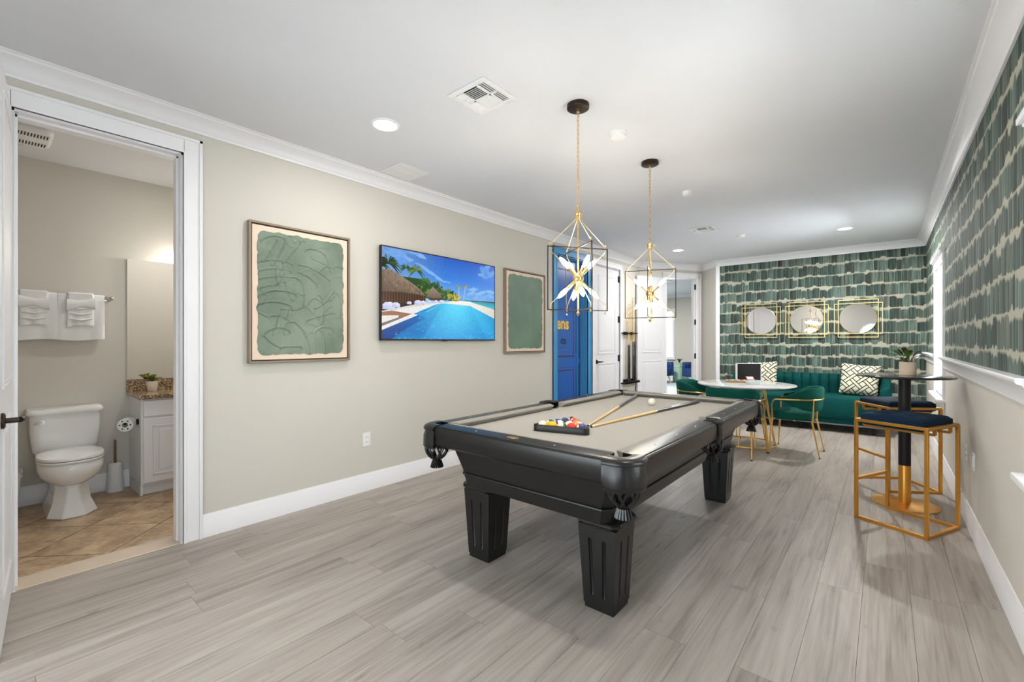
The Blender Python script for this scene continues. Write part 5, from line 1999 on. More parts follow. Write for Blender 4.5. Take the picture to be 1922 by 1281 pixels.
# huts
TH1 = (128, 108, 90)
pt_.poly([(.0, .52), (.13, .527), (.33, .509), (.33, .44), (.13, .39), (.0, .31)], (58, 36, 24))
for k in range(16): pt_.poly([(.01 + k * .02, .40), (.014 + k * .02, .40), (.014 + k * .02, .52), (.01 + k * .02, .52)], (110, 72, 40))
pt_.poly([(.0, .75), (.062, .762), (.149, .698), (.26, .605), (.335, .505), (.30, .507), (.26, .515), (.13, .522), (.0, .51)], [(120, 104, 88), (140, 122, 104), (150, 132, 112), (140, 120, 100), (110, 92, 76), (96, 78, 62), (104, 86, 70), (96, 78, 62), (90, 74, 60)])
for k in range(90):
    x = rt_.uniform(.0, .3); y = rt_.uniform(.53, max(.54, .75 - max(0, x - .06) * .82))
    streak(x, y, rt_.uniform(.006, .016), .002, -0.9 - rt_.uniform(0, .5), rt_.choice([(108, 92, 76), (158, 140, 120), (90, 74, 60)]))
pt_.poly([(.36, .46), (.45, .46), (.45, .51), (.36, .51)], (70, 44, 28))
pt_.poly([(.336, .50), (.357, .572), (.393, .622), (.437, .573), (.473, .505), (.401, .488)], [(110, 92, 76), (130, 112, 94), (148, 130, 110), (130, 112, 94), (110, 92, 76), (104, 86, 70)])
for (x, y, s_) in ((.05, .36, .045), (.10, .375, .03), (.20, .41, .018), (.27, .42, .03), (.31, .43, .02), (.36, .445, .014), (.42, .452, .016), (.47, .455, .02)):
    pt_.poly([(x - s_, y - s_ * .9), (x + s_, y - s_ * .9), (x + s_, y + s_ * .4), (x + s_ * .3, y + s_), (x - s_ * .6, y + s_ * .8), (x - s_, y + s_ * .3)], [(170, 176, 216), (196, 200, 230), (220, 222, 240), (226, 226, 240), (210, 212, 236), (190, 196, 226)])
for (x, y, yb) in ((.628, .66, .49), (.692, .68, .475)):
    pt_.poly([(x - .025 if x > .65 else x - .004, yb), (x - .021 if x > .65 else x, yb), (x + .002, y), (x - .002, y)], (210, 200, 184))
    palm(x, y, .03, [(96, 120, 50), (130, 140, 60), (160, 140, 70)], 13)
me = bpy.data.meshes.new('screen')
me.from_pydata(pt_.v, [], pt_.f)
ca_ = me.color_attributes.new('paint', 'FLOAT_COLOR', 'POINT')
ca_.data.foreach_set('color', [v for c in pt_.c for v in c])
me.materials.append(M_screen)
sc_o = link('screen', me, tv)
sc_o['label'] = 'screen showing a blue pool, thatched huts and palms'

# outlets and switches
def plate(name, loc, nx_, label, cat, slots=True):
    t = thing(name, loc, 0, label, cat)
    m = MB(); m.box(0, nx_ * 0.006, -0.036, 0.036, -0.058, 0.058); m.build('cover_plate', M_plast, t, bevel=0.003)
    for s in (-1, 1):
        if slots:
            m = MB(); m.box(nx_ * 0.005, nx_ * 0.008, -0.017, 0.017, s * 0.02 - 0.013, s * 0.02 + 0.013)
            k = m.build('socket_face', M_plast, t, bevel=0.003)
            m = MB(); m.box(nx_ * 0.007, nx_ * 0.0085, -0.008, -0.005, s * 0.02 - 0.005, s * 0.02 + 0.006); m.box(nx_ * 0.007, nx_ * 0.0085, 0.005, 0.008, s * 0.02 - 0.005, s * 0.02 + 0.006)
            m.build('slots', M_darkv, k)
    if not slots:
        m = MB(); m.box(nx_ * 0.005, nx_ * 0.01, -0.017, 0.017, -0.033, 0.033); m.build('blank_insert', M_plast, t, bevel=0.002)


plate('wall_outlet', (XL, 2.11, 0.432), 1, 'white electrical outlet low on the television wall', 'outlet')
plate('wall_outlet', (XR, 4.425, 0.484), -1, 'white electrical outlet low on the window wall behind the stool', 'outlet')
plate('cable_plate', (XR, 4.113, 0.484), -1, 'white cable plate low on the window wall nearest the viewer', 'wall plate', False)

# ================================================================== round mirrors
def round_mirror(x, label):
    t = thing('round_mirror', (x, YF, 1.60), 0, label, 'mirror', 'round mirrors above the sofa')
    for (hx, hz, dy) in ((0.283, 0.225, -0.022), (0.235, 0.277, -0.032)):
        m = MB(); w = 0.009
        m.bar((-hx, dy, -hz), (hx, dy, -hz), w); m.bar((-hx, dy, hz), (hx, dy, hz), w)
        m.bar((-hx, dy, -hz - w / 2), (-hx, dy, hz + w / 2), w); m.bar((hx, dy, -hz - w / 2), (hx, dy, hz + w / 2), w)
        m.build('wire_frame', M_wire, t)
    m = MB()
    m.lathe([(0.224, 0.0), (0.224, 0.010), (0.220, 0.012), (0.217, 0.008)], 64, cap0=True, cap1=False)
    m.xf(Matrix.Translation((0, -0.006, 0)) @ Matrix.Rotation(PI / 2, 4, 'X'))
    m.build('rim', M_wire, t)
    m = MB(); m.lathe([(0.218, 0.0), (0.0005, 0.0)], 64, cap0=False, cap1=False)
    m.xf(Matrix.Translation((0, -0.017, 0)) @ Matrix.Rotation(PI / 2, 4, 'X'))
    m.build('mirror_glass', M_mirror, t, smooth=0)


round_mirror(-1.583, 'round mirror in gold wire squares nearest the den doorway')
round_mirror(-0.944, 'middle round mirror in gold wire squares reflecting the pendants')
round_mirror(-0.302, 'round mirror in gold wire squares nearest the window')


# ================================================================== sofa
SX0, SX1 = -1.96, 0.09
sf = thing('sofa', ((SX0 + SX1) / 2, 7.95, 0), 0, 'long teal velvet sofa with vertical channel back under the mirrors', 'sofa')
hw = (SX1 - SX0) / 2
m = MB()
path = rounded([(-hw + 0.02, -0.36), (hw - 0.02, -0.36), (hw - 0.02, 0.33), (-hw + 0.02, 0.33)], [0.12, 0.12, 0.1, 0.1], 6)
m.loft([[(x * s_, y * s_, z) for x, y in path] for s_, z in ((0.985, 0.125), (1.0, 0.14), (1.0, 0.20), (0.985, 0.215))])
m.build('base', M_vel2, sf, smooth=40)
m = MB()
m.loft([[(x * s_, y * s_ - 0.0, z) for x, y in path] for s_, z in ((0.96, 0.105), (0.96, 0.128))])
m.build('base_band', pm('grey_steel_band', (140, 144, 148), 0.3, 0.7), sf, smooth=40)
for sx in (-1, 1):
    for y in (-0.27, 0.27):
        m = MB(); m.lathe([(0.02, 0), (0.02, 0.10), (0.03, 0.11)], 14); l = m.build('leg', M_blk, sf); l.location = (sx * (hw - 0.2), y, 0)
m = MB(); m.lathe([(0.02, 0), (0.02, 0.10), (0.03, 0.11)], 14); l = m.build('leg', M_blk, sf); l.location = (0, -0.27, 0)
# seat cushion
m = MB()
path = rounded([(-hw + 0.05, -0.39), (hw - 0.05, -0.39), (hw - 0.05, 0.22), (-hw + 0.05, 0.22)], [0.14, 0.14, 0.05, 0.05], 6)
m.loft([[(x * s_, y * s_, z) for x, y in path] for s_, z in ((0.975, 0.20), (0.995, 0.215), (1.005, 0.30), (1.005, 0.40), (0.99, 0.465), (0.965, 0.487), (0.9, 0.495))])
m.build('seat_cushion', M_vel2, sf, smooth=60)
m = MB()
m.tube([(x * 0.998, y * 0.998, 0.245) for x, y in path], 0.006, n=6, loop=True)
m.build('seat_piping', M_vel2, sf)


# back: vertical channels following a U path, lower over the arms
def u_path(hw, yf, yb, r, step):
    pts = [(-hw, yf), (-hw, yb - r)]
    for k in range(1, 9):
        a = PI - PI / 2 * k / 8
        pts.append((-hw + r + r * math.cos(a), yb - r + r * math.sin(a)))
    for k in range(9):
        a = PI / 2 - PI / 2 * k / 8
        pts.append((hw - r + r * math.cos(a), yb - r + r * math.sin(a)))
    pts.append((hw, yf))
    # resample evenly
    P3 = [Vector(p) for p in pts]
    L = [0]
    for a, b in zip(P3, P3[1:]): L.append(L[-1] + (b - a).length)
    n = max(2, int(round(L[-1] / step)))
    out = []
    for i in range(n + 1):
        d = L[-1] * i / n
        for k in range(len(P3) - 1):
            if L[k + 1] >= d - 1e-9:
                q = P3[k].lerp(P3[k + 1], (d - L[k]) / max(1e-9, L[k + 1] - L[k]))
                out.append(q); break
    return out


def channel_mesh(a, b, inward, z0, za, zb, thick, puff):
    """one padded vertical channel between plan points a and b (2D), inward = unit normal"""
    m = MB()
    d = (b - a)
    rows = []
    nz_ = 9
    for i in range(nz_):
        t = i / (nz_ - 1)
        ringp = []
        for j in range(7):
            u = j / 6
            zt = za + (zb - za) * u
            z = z0 + (zt - z0) * t
            pf = puff * math.sin(PI * u) ** 0.6 * (1 - 0.15 * t)
            rnd = 1.0
            top = max(0, (t - 0.86) / 0.14)
            off = thick * 0.5 + pf - 0.05 * top * top
            p = a + d * u + inward * (off)
            ringp.append((p.x, p.y, z))
        for j in range(6, -1, -1):
            u = j / 6
            zt = za + (zb - za) * u
            z = z0 + (zt - z0) * t
            top = max(0, (t - 0.86) / 0.14)
            p = a + d * u - inward * (thick * 0.5 - 0.02 * top * top)
            ringp.append((p.x, p.y, z - 0.0))
        rows.append(ringp)
    m.loft(rows)
    return m


up = u_path(hw - 0.06, -0.12, 0.33, 0.14, 0.118)
npts = len(up)
for i in range(npts - 1):
    a, b = up[i], up[i + 1]
    d = (b - a).normalized()
    inw = Vector((d.y, -d.x))

    def top(p):
        # full height at the back, sweeping down towards the arm fronts
        t = min(1, max(0, (p.y + 0.12) / 0.40))
        return 0.62 + 0.15 * (t * t * (3 - 2 * t))
    channel_mesh(a, b, inw, 0.20, top(a), top(b), 0.10, 0.035).build('back_channel', M_vel2, sf, smooth=60)


# ================================================================== lattice cushions
def pillow(name, loc, rot, s, label):
    m = MB()
    n = 16
    top, bot = [], []
    for side in (1, -1):
        rows = []
        for j in range(n + 1):
            r = []
            for i in range(n + 1):
                u, v = -1 + 2 * i / n, -1 + 2 * j / n
                puff = (max(0, 1 - u ** 4) * max(0, 1 - v ** 4)) ** 0.6
                pinch = 1 - 0.055 * (1 - u * u) * 1.0 * abs(v) ** 3 if True else 1
                x = u * s / 2 * (1 - 0.06 * (1 - v * v) * abs(u) ** 2) * 1.04
                z = v * s / 2 * (1 - 0.06 * (1 - u * u) * abs(v) ** 2) * 1.04
                r.append((x, side * -(0.004 + 0.075 * puff), z))
            rows.append(r)
        b = len(m.v)
        for r in rows: m.v += r
        for j in range(n):
            for i in range(n):
                m.face((b + j * (n + 1) + i, b + j * (n + 1) + i + 1, b + (j + 1) * (n + 1) + i + 1, b + (j + 1) * (n + 1) + i))
    # seam
    b2 = (n + 1) ** 2
    edge = [i for i in range(n + 1)] + [j * (n + 1) + n for j in range(1, n + 1)] + [n * (n + 1) + i for i in range(n - 1, -1, -1)] + [j * (n + 1) for j in range(n - 1, 0, -1)]
    for a, c in zip(edge, edge[1:] + edge[:1]): m.face((a, c, b2 + c, b2 + a))
    o = m.build(name, M_latt, None, smooth=60)
    o.location = loc
    o.rotation_euler = rot
    return tag(o, label, 'cushion', 'lattice cushions on the sofa')


pillow('throw_pillow', (-0.27, 8.0, 0.715), (math.radians(-14), math.radians(5), math.radians(4)), 0.43, 'cream and black lattice cushion at the sofa end near the window')
pillow('throw_pillow', (-1.50, 8.0, 0.715), (math.radians(-14), math.radians(-4), math.radians(-4)), 0.43, 'cream and black lattice cushion behind the dining table')

# ================================================================== dining table
DT = thing('dining_table', (-1.315, 6.05, 0), 0, 'round white dining table on a gold wire ring base', 'table')
m = MB(); m.lathe([(0.50, 0.716), (0.53, 0.722), (0.542, 0.732), (0.540, 0.740), (0.53, 0.743)], 72); m.build('table_top', M_glossw, DT, smooth=40)
m = MB(); m.lathe([(0.20, 0.704), (0.20, 0.717)], 32); m.build('mounting_plate', M_gold, DT)
m = MB(); m.tube([(0.33 * math.cos(2 * PI * i / 48), 0.33 * math.sin(2 * PI * i / 48), 0.022) for i in range(48)], 0.010, n=8, loop=True); m.build('base_ring', M_gold, DT)
m = MB(); m.tube([(0.21 * math.cos(2 * PI * i / 40), 0.21 * math.sin(2 * PI * i / 40), 0.70) for i in range(40)], 0.008, n=8, loop=True); m.build('upper_ring', M_gold, DT)
for k in range(12):
    a = 2 * PI * k / 12
    m = MB(); m.tube([(0.33 * math.cos(a), 0.33 * math.sin(a), 0.022), (0.21 * math.cos(a + 0.12), 0.21 * math.sin(a + 0.12), 0.70)], 0.0065, n=8); m.build('base_rod', M_gold, DT)
for k in range(4):
    a = 2 * PI * k / 4 + 0.4
    m = MB(); m.lathe([(0.012, 0), (0.012, 0.014)], 10, (0.33 * math.cos(a), 0.33 * math.sin(a), 0)); m.build('foot_pad', M_blk, DT)


# ================================================================== barrel dining chairs (front = local -Y)
SC = Matrix.Diagonal((0.94, 0.81, 1, 1))


def make_chair():
    t = thing('dining_chair', (0, 0, 0), 0, '', 'chair', 'green velvet chairs at the dining table')
    # seat
    m = MB()
    path = rounded([(-0.235, -0.25), (0.235, -0.25), (0.215, 0.215), (-0.215, 0.215)], [0.07, 0.07, 0.14, 0.14], 7)
    m.loft([[(x * s_, y * s_, z) for x, y in path] for s_, z in ((0.90, 0.385), (0.985, 0.395), (1.0, 0.42), (1.0, 0.445), (0.975, 0.468), (0.86, 0.48), (0.6, 0.484))])
    m.xf(SC); m.build('seat', M_vel, t, smooth=60)
    # wrap-around back shell
    up = u_path(0.262, -0.20, 0.265, 0.235, 0.035)
    rows = []
    n = len(up)
    for i, p in enumerate(up):
        a = up[max(0, i - 1)]; b = up[min(n - 1, i + 1)]
        d = (b - a).normalized(); inw = Vector((d.y, -d.x))
        tt = min(1, max(0, (p.y + 0.20) / 0.40)); sm = tt * tt * (3 - 2 * tt)
        zt = 0.635 + 0.115 * sm
        zb = 0.605 - 0.11 * sm
        rib = 0.006 * abs(math.sin(PI * i / 1.0 * 0.5 + 0.2)) * sm
        lean = 0.03 * sm
        r = []
        th = 0.022
        for k in range(14):
            ph = 2 * PI * k / 14
            cz, cx_ = math.sin(ph), math.cos(ph)
            z = (zt + zb) / 2 + (zt - zb) / 2 * (math.copysign(abs(cz) ** 0.45, cz))
            o = th * math.copysign(abs(cx_) ** 0.7, cx_) + (rib if cx_ < 0 else 0) * -1
            q = p + inw * o - inw * (lean * (z - zb) / 0.25)
            r.append((q.x, q.y, z))
        rows.append(r)
    m = MB(); m.loft(rows); m.xf(SC); m.build('backrest', M_vel, t, smooth=60)
    # gold band round the outside of the back running down into the front legs
    band = []
    for i, p in enumerate(up):
        a = up[max(0, i - 1)]; b = up[min(n - 1, i + 1)]
        d = (b - a).normalized(); inw = Vector((d.y, -d.x))
        q = p - inw * 0.040
        band.append((q.x, q.y, 0.615 + 0.012 * min(1, max(0, (p.y + 0.2) / 0.4))))
    m = MB(); m.tube(band, 0.0095, n=8); m.xf(SC); m.build('back_band', M_gold, t)
    for sx in (-1, 1):
        e = band[0] if sx < 0 else band[-1]
        m = MB(); m.tube([e, (e[0], e[1] - 0.02, 0.612), (sx * 0.302, e[1] - 0.036, 0.595), (sx * 0.30, e[1] - 0.05, 0.55), (sx * 0.285, -0.245, 0.40), (sx * 0.30, -0.262, 0.3), (sx * 0.315, -0.285, 0.012)], [0.0095, 0.0095, 0.0095, 0.0095, 0.011, 0.0125, 0.0085], n=10)
        m.xf(SC); l = m.build('leg', M_gold, t)
        m = MB(); m.lathe([(0.009, 0.0), (0.0095, 0.014)], 10, (sx * 0.315, -0.285, 0)); m.xf(SC); m.build('foot_cap', M_blk, l)
        m = MB(); m.tube([(sx * 0.235, 0.225, 0.625), (sx * 0.225, 0.21, 0.42), (sx * 0.22, 0.205, 0.38), (sx * 0.235, 0.29, 0.012)], [0.0095, 0.0105, 0.0125, 0.0085], n=10)
        m.xf(SC); l = m.build('leg', M_gold, t)
        m = MB(); m.lathe([(0.009, 0.0), (0.0095, 0.014)], 10, (sx * 0.235, 0.29, 0)); m.xf(SC); m.build('foot_cap', M_blk, l)
    m = MB(); m.bar((-0.22, 0.0, 0.383), (0.22, 0.0, 0.383), 0.02, 0.01); m.bar((-0.285, -0.245, 0.383), (0.285, -0.245, 0.383), 0.016); m.bar((-0.22, 0.205, 0.383), (0.22, 0.205, 0.383), 0.016)
    m.xf(SC); m.build('under_frame', M_gold, t)
    return t


ch = make_chair()
ch.location = (-0.765, 5.985, 0); ch.rotation_euler = (0, 0, -PI / 2)
ch['label'] = 'green velvet barrel chair between dining table and bar stools, gold legs in full view'
copy_tree(ch, 'green velvet barrel chair tucked between pool table and dining table', (-1.30, 5.445, 0), math.radians(182))
copy_tree(ch, 'green velvet barrel chair on the den doorway side of the dining table', (-1.875, 6.04, 0), math.radians(93))

# ================================================================== things on the dining table
TZ = 0.7432
t = thing('game_case', (-1.36, 6.45, TZ), math.radians(35), 'open white case lid with black lining standing on the dining table', 'case')
m = MB(); m.box(-0.155, 0.155, -0.012, 0.03, 0.0, 0.232); m.build('lid_shell', M_glossw, t, bevel=0.004)
m = MB(); m.box(-0.143, 0.143, -0.0165, -0.011, 0.012, 0.222); m.build('black_lining', M_blk, t, bevel=0.001)
for x in (-0.07, 0.09):
    m = MB(); m.box(x - 0.012, x + 0.012, 0.0, 0.014, 0.231, 0.240); m.build('latch', M_chrome, t)
t = thing('wooden_tray', (-1.43, 6.18, TZ), math.radians(20), 'small tan wooden game tray on the dining table', 'tray')
m = MB(); m.box(-0.12, 0.12, -0.07, 0.07, 0.0, 0.01)
for (a, b, c, d) in ((-0.12, 0.12, -0.07, -0.062), (-0.12, 0.12, 0.062, 0.07), (-0.12, -0.112, -0.07, 0.07), (0.112, 0.12, -0.07, 0.07)): m.box(a, b, c, d, 0.0, 0.026)
m.build('tray_body', M_tan, t, bevel=0.001)
for k in range(6):
    m = MB(); m.lathe([(0.016, 0.0), (0.018, 0.006), (0.012, 0.018), (0.004, 0.022)], 10); l = m.build('game_piece', M_ferr if k % 2 else M_tan, t); l.location = (-0.09 + k * 0.034, -0.02 + 0.03 * (k % 2), 0.0102)
t = thing('playing_cards', (-1.315, 6.31, TZ), math.radians(35), 'red playing cards propped on the dining table', 'cards')
m = MB(); m.box(-0.045, 0.045, -0.004, 0.004, -0.03, 0.03); m.xf(Matrix.Translation((0, 0, 0.046)) @ Matrix.Rotation(-0.9, 4, 'X')); m.build('card_stack', M_red, t)
m = MB(); m.box(-0.035, 0.035, -0.0052, -0.0040, -0.02, 0.02); m.xf(Matrix.Translation((0, 0, 0.046)) @ Matrix.Rotation(-0.9, 4, 'X')); m.build('card_face', pm('cream_card', (226, 214, 200), 0.6), t)
m = MB(); m.bar((0, 0.02, 0.001), (0, 0.0, 0.045), 0.06, 0.006); m.build('card_prop', M_tan, t)
t = thing('card_box', (-1.21, 5.965, TZ), math.radians(38), 'small clear aqua box on the dining table edge', 'box')
m = MB(); m.box(-0.065, 0.065, -0.045, 0.045, 0.0, 0.012); m.box(-0.065, -0.058, -0.045, 0.045, 0.0, 0.05); m.box(0.058, 0.065, -0.045, 0.045, 0.0, 0.05); m.box(-0.065, 0.065, 0.038, 0.045, 0.0, 0.05); m.build('box_walls', M_glossw, t, bevel=0.002)
m = MB(); m.box(-0.056, 0.056, -0.046, 0.036, 0.0125, 0.034); m.build('card_deck', M_acry, t, bevel=0.002)

# ================================================================== bar table, stools, plant
bt = thing('bar_table', (0.12, 4.60, 0), 0, 'tall round black pedestal bar table with a gold foot', 'table')
m = MB(); m.lathe([(0.275, 0.980), (0.290, 0.983), (0.295, 0.990), (0.292, 0.997), (0.288, 0.9985)], 72); m.build('table_top', M_blktop, bt, smooth=40)
m = MB(); m.lathe([(0.13, 0.967), (0.13, 0.981)], 32); m.build('top_plate', M_blk, bt)
m = MB(); m.lathe([(0.038, 0.30), (0.038, 0.969)], 32); m.build('post', M_blk, bt)
m = MB(); m.lathe([(0.0385, 0.010), (0.0385, 0.302), (0.037, 0.305)], 32); m.build('post_sleeve', M_gold2, bt)
m = MB(); m.lathe([(0.203, 0.0), (0.205, 0.004), (0.203, 0.008), (0.06, 0.013), (0.045, 0.02)], 64); m.build('foot_disc', M_gold2, bt)


def make_stool():
    t = thing('bar_stool', (0, 0, 0), 0, '', 'stool', 'navy stools at the bar table')
    h, w, zt = 0.2, 0.02, 0.70
    for (x, y) in ((-h, -h), (-h, h), (h, -h), (h, h)):
        m = MB(); m.bar((x, y, 0.0), (x, y, zt), w); m.build('leg', M_gold2, t, bevel=0.0015)
    for a, b in (((-h, -h), (-h, h)), ((-h, -h), (h, -h)), ((-h, h), (h, h))):
        m = MB(); m.bar((a[0], a[1], 0.01), (b[0], b[1], 0.01), w); m.build('floor_bar', M_gold2, t, bevel=0.0015)
    m = MB(); m.bar((h, -h, 0.28), (h, h, 0.28), w); m.build('foot_rest', M_gold2, t, bevel=0.0015)
    m = MB()
    for a, b in (((-h, -h), (-h, h)), ((-h, -h), (h, -h)), ((-h, h), (h, h)), ((h, -h), (h, h))): m.bar((a[0], a[1], zt), (b[0], b[1], zt), w)
    m.build('seat_frame', M_gold2, t, bevel=0.0015)
    m = MB()
    for y in (-0.10, 0.10):
        m.bar((-h, y, zt - 0.005), (-h, y, zt - 0.045), 0.016); m.bar((h, y, zt - 0.005), (h, y, zt - 0.045), 0.016); m.bar((-h, y, zt - 0.045), (h, y, zt - 0.045), 0.016)
    m.build('seat_hanger', M_gold2, t)
    m = MB()
    n = 16; s = 0.184
    for side in (1, -1):
        b = len(m.v)
        for j in range(n + 1):
            for i in range(n + 1):
                u, v = -1 + 2 * i / n, -1 + 2 * j / n
                e = max(abs(u), abs(v))
                z = 0.760 if side > 0 else 0.668
                if side > 0:
                    z -= 0.018 * max(0, (e - 0.75) / 0.25) ** 2
                    for (du, dv) in ((0.38, 0.38), (-0.38, 0.38), (0.38, -0.38), (-0.38, -0.38)):
                        r2 = (u - du) ** 2 + (v - dv) ** 2
                        z -= 0.012 * math.exp(-r2 / 0.02)
                else:
                    z += 0.01 * max(0, (e - 0.8) / 0.2) ** 2
                k = 1.0 if e < 0.999 else 1.0
                m.v.append((u * s * k, v * s * k, z))
        for j in range(n):
            for i in range(n):
                m.face((b + j * (n + 1) + i, b + j * (n + 1) + i + 1, b + (j + 1) * (n + 1) + i + 1, b + (j + 1) * (n + 1) + i))
    b2 = (n + 1) ** 2
    edge = [i for i in range(n + 1)] + [j * (n + 1) + n for j in range(1, n + 1)] + [n * (n + 1) + i for i in range(n - 1, -1, -1)] + [j * (n + 1) for j in range(n - 1, 0, -1)]
    for a, c in zip(edge, edge[1:] + edge[:1]): m.face((a, c, b2 + c, b2 + a))
    cu = m.build('seat_cushion', M_navy, t, smooth=60, bevel=0.008, seg=3)
    for (du, dv) in ((0.38, 0.38), (-0.38, 0.38), (0.38, -0.38), (-0.38, -0.38)):
        m = MB(); m.sphere((du * s, dv * s, 0.749), 0.008, 10, 6, sz=0.6); m.build('tuft_button', M_navy, cu)
    return t


st = make_stool()
st.location = (0.112, 4.126, 0); st.rotation_euler = (0, 0, math.radians(154.5))
st['label'] = 'navy velvet bar stool with square gold frame nearest the viewer'
copy_tree(st, 'navy velvet bar stool with square gold frame on the sofa side of the bar table', (0.078, 5.15, 0), math.radians(214.5))


def leaf(m, base, az, ln, wid, rise, droop, n=7, stem=0.3):
    """curved leaf blade with a stalk; returns nothing, adds to MB m"""
    c, s = math.cos(az), math.sin(az)
    px, py = -s, c
    top, = ([],)
    rows = []
    for i in range(n + 1):
        t = i / n
        r = ln * t
        z = rise * t * (2 - t) - droop * t * t
        if t < stem: w_ = 0.003
        else:
            q = (t - stem) / (1 - stem)
            w_ = max(0.0012, wid * math.sin(PI * (0.08 + 0.92 * q) ** 0.8) ** 0.9)
        fold = 0.25 * w_
        bx, by, bz = base[0] + c * r, base[1] + s * r, base[2] + z
        rows.append([(bx + px * w_, by + py * w_, bz + fold), (bx, by, bz), (bx - px * w_, by - py * w_, bz + fold),
                     (bx - px * w_, by - py * w_, bz + fold + 0.0012), (bx, by, bz + 0.0016), (bx + px * w_, by + py * w_, bz + fold + 0.0012)])
    m.loft(rows)


pl = thing('potted_plant', (0.138, 4.595, 0.9987), 0, 'leafy plant in a sand-coloured pot on the bar table', 'plant')
m = MB(); m.lathe([(0.047, 0), (0.050, 0.004), (0.051, 0.05), (0.051, 0.100), (0.048, 0.103), (0.045, 0.100), (0.045, 0.09)], 36, cap1=False); m.build('pot', M_terra, pl)
m = MB(); m.lathe([(0.0455, 0.091), (0.03, 0.094), (0.0005, 0.095)], 24, cap0=False, cap1=False); m.build('soil', M_soil, pl)
rl = random.Random(4)
specs = [(-0.2, .17, .018, .10, .05, 1), (0.35, .20, .018, .115, .035, 1), (2.4, .15, .03, .10, .02, 0), (2.9, .14, .034, .13, .01, 0), (3.5, .16, .016, .07, .02, 1), (4.2, .10, .032, .12, .0, 0), (5.2, .11, .026, .12, .01, 1), (1.4, .08, .028, .14, .0, 1), (2.0, .10, .03, .13, .0, 1), (5.8, .13, .022, .10, .02, 1), (3.9, .14, .032, .07, .02, 0), (0.9, .13, .02, .12, .02, 1)]
for (az, ln, wd_, rise, dr, dk) in specs:
    m = MB(); leaf(m, (0.012 * math.cos(az), 0.012 * math.sin(az), 0.092), az + 0.69, ln * 0.82, wd_ * 0.78, rise * 0.85, dr); m.build('leaf', M_leafd if dk else M_leafg, pl, smooth=60)

# ================================================================== bathroom contents
def sup(cx, cy, hx, hy, z, n=28, p=2.4, taper=0.0):
    out = []
    for k in range(n):
        a = 2 * PI * k / n
        c, s = math.cos(a), math.sin(a)
        x = hx * math.copysign(abs(c) ** (2 / p), c); y = hy * math.copysign(abs(s) ** (2 / p), s)
        y *= 1 - taper * (x / hx + 1) / 2 if hx else 1
        out.append((cx + x, cy + y, z))
    return out


ty = 0.447
tl = thing('toilet', (-4.62, ty, 0), 0, 'white two-piece toilet below the towel bar', 'toilet')
# pedestal with flat angular facets
def oct_(cx, hx, hy, z, ch):
    return [(cx - hx, -hy, z), (cx + hx - ch, -hy, z), (cx + hx, -hy + ch * 0.8, z), (cx + hx, hy - ch * 0.8, z), (cx + hx - ch, hy, z), (cx - hx, hy, z)]
m = MB(); m.loft([oct_(-0.06, 0.245, 0.132, 0.0, 0.09), oct_(-0.06, 0.245, 0.132, 0.012, 0.09), oct_(-0.07, 0.205, 0.100, 0.10, 0.075), oct_(-0.075, 0.185, 0.086, 0.20, 0.07), oct_(-0.07, 0.20, 0.10, 0.26, 0.08)])
m.build('pedestal', M_white, tl, bevel=0.008, smooth=30)
m = MB(); m.loft([sup(-0.06, 0, 0.17, 0.085, 0.215), sup(-0.04, 0, 0.215, 0.13, 0.25), sup(-0.02, 0, 0.245, 0.165, 0.295), sup(-0.015, 0, 0.255, 0.178, 0.345), sup(-0.015, 0, 0.25, 0.175, 0.385), sup(-0.015, 0, 0.24, 0.165, 0.395)])
m.box(-0.30, -0.16, -0.11, 0.11, 0.25, 0.392)
m.build('bowl', M_white, tl, smooth=60)
m = MB(); m.loft([sup(-0.005, 0, 0.245, 0.178, 0.397), sup(-0.005, 0, 0.25, 0.183, 0.404), sup(-0.005, 0, 0.248, 0.181, 0.414)]); m.build('seat', M_white, tl, smooth=50)
m = MB(); m.loft([sup(-0.01, 0, 0.248, 0.181, 0.418), sup(-0.01, 0, 0.25, 0.183, 0.424), sup(-0.01, 0, 0.245, 0.178, 0.436), sup(-0.01, 0, 0.20, 0.14, 0.443), sup(-0.01, 0, 0.02, 0.02, 0.446)]); m.build('lid', M_white, tl, smooth=50)
def trect(x0, x1, hw, z, r=0.05):
    return [(x, y, z) for x, y in rounded([(x0, -hw), (x1, -hw), (x1, hw), (x0, hw)], [0.01, r, r, 0.01], 5)]
m = MB(); m.loft([trect(-0.43, -0.255, 0.165, 0.395), trect(-0.43, -0.245, 0.182, 0.43), trect(-0.43, -0.235, 0.195, 0.56), trect(-0.43, -0.232, 0.198, 0.70)]); m.build('tank', M_white, tl, smooth=50)
m = MB(); m.loft([trect(-0.435, -0.222, 0.208, 0.700), trect(-0.435, -0.216, 0.214, 0.708), trect(-0.435, -0.216, 0.214, 0.728), trect(-0.435, -0.225, 0.206, 0.742)]); m.build('tank_lid', M_white, tl, smooth=50)
m = MB(); m.tube([(-0.236, -0.135, 0.652), (-0.218, -0.135, 0.652)], 0.016, n=14); m.tube([(-0.216, -0.135, 0.652), (-0.21, -0.16, 0.648), (-0.208, -0.178, 0.642)], [0.009, 0.008, 0.006], n=10); m.build('flush_handle', M_chrome, tl)

# toilet brush
t = thing('toilet_brush', (-4.985, 0.748, 0), 0, 'white toilet brush holder with a bronze handle beside the vanity', 'toilet brush')
m = MB(); m.lathe([(0.058, 0), (0.06, 0.006), (0.044, 0.232), (0.040, 0.236), (0.012, 0.236)], 28); m.build('holder', M_plast, t)
m = MB(); m.lathe([(0.008, 0.235), (0.008, 0.42), (0.006, 0.428)], 12); m.build('handle', M_bhand, t)

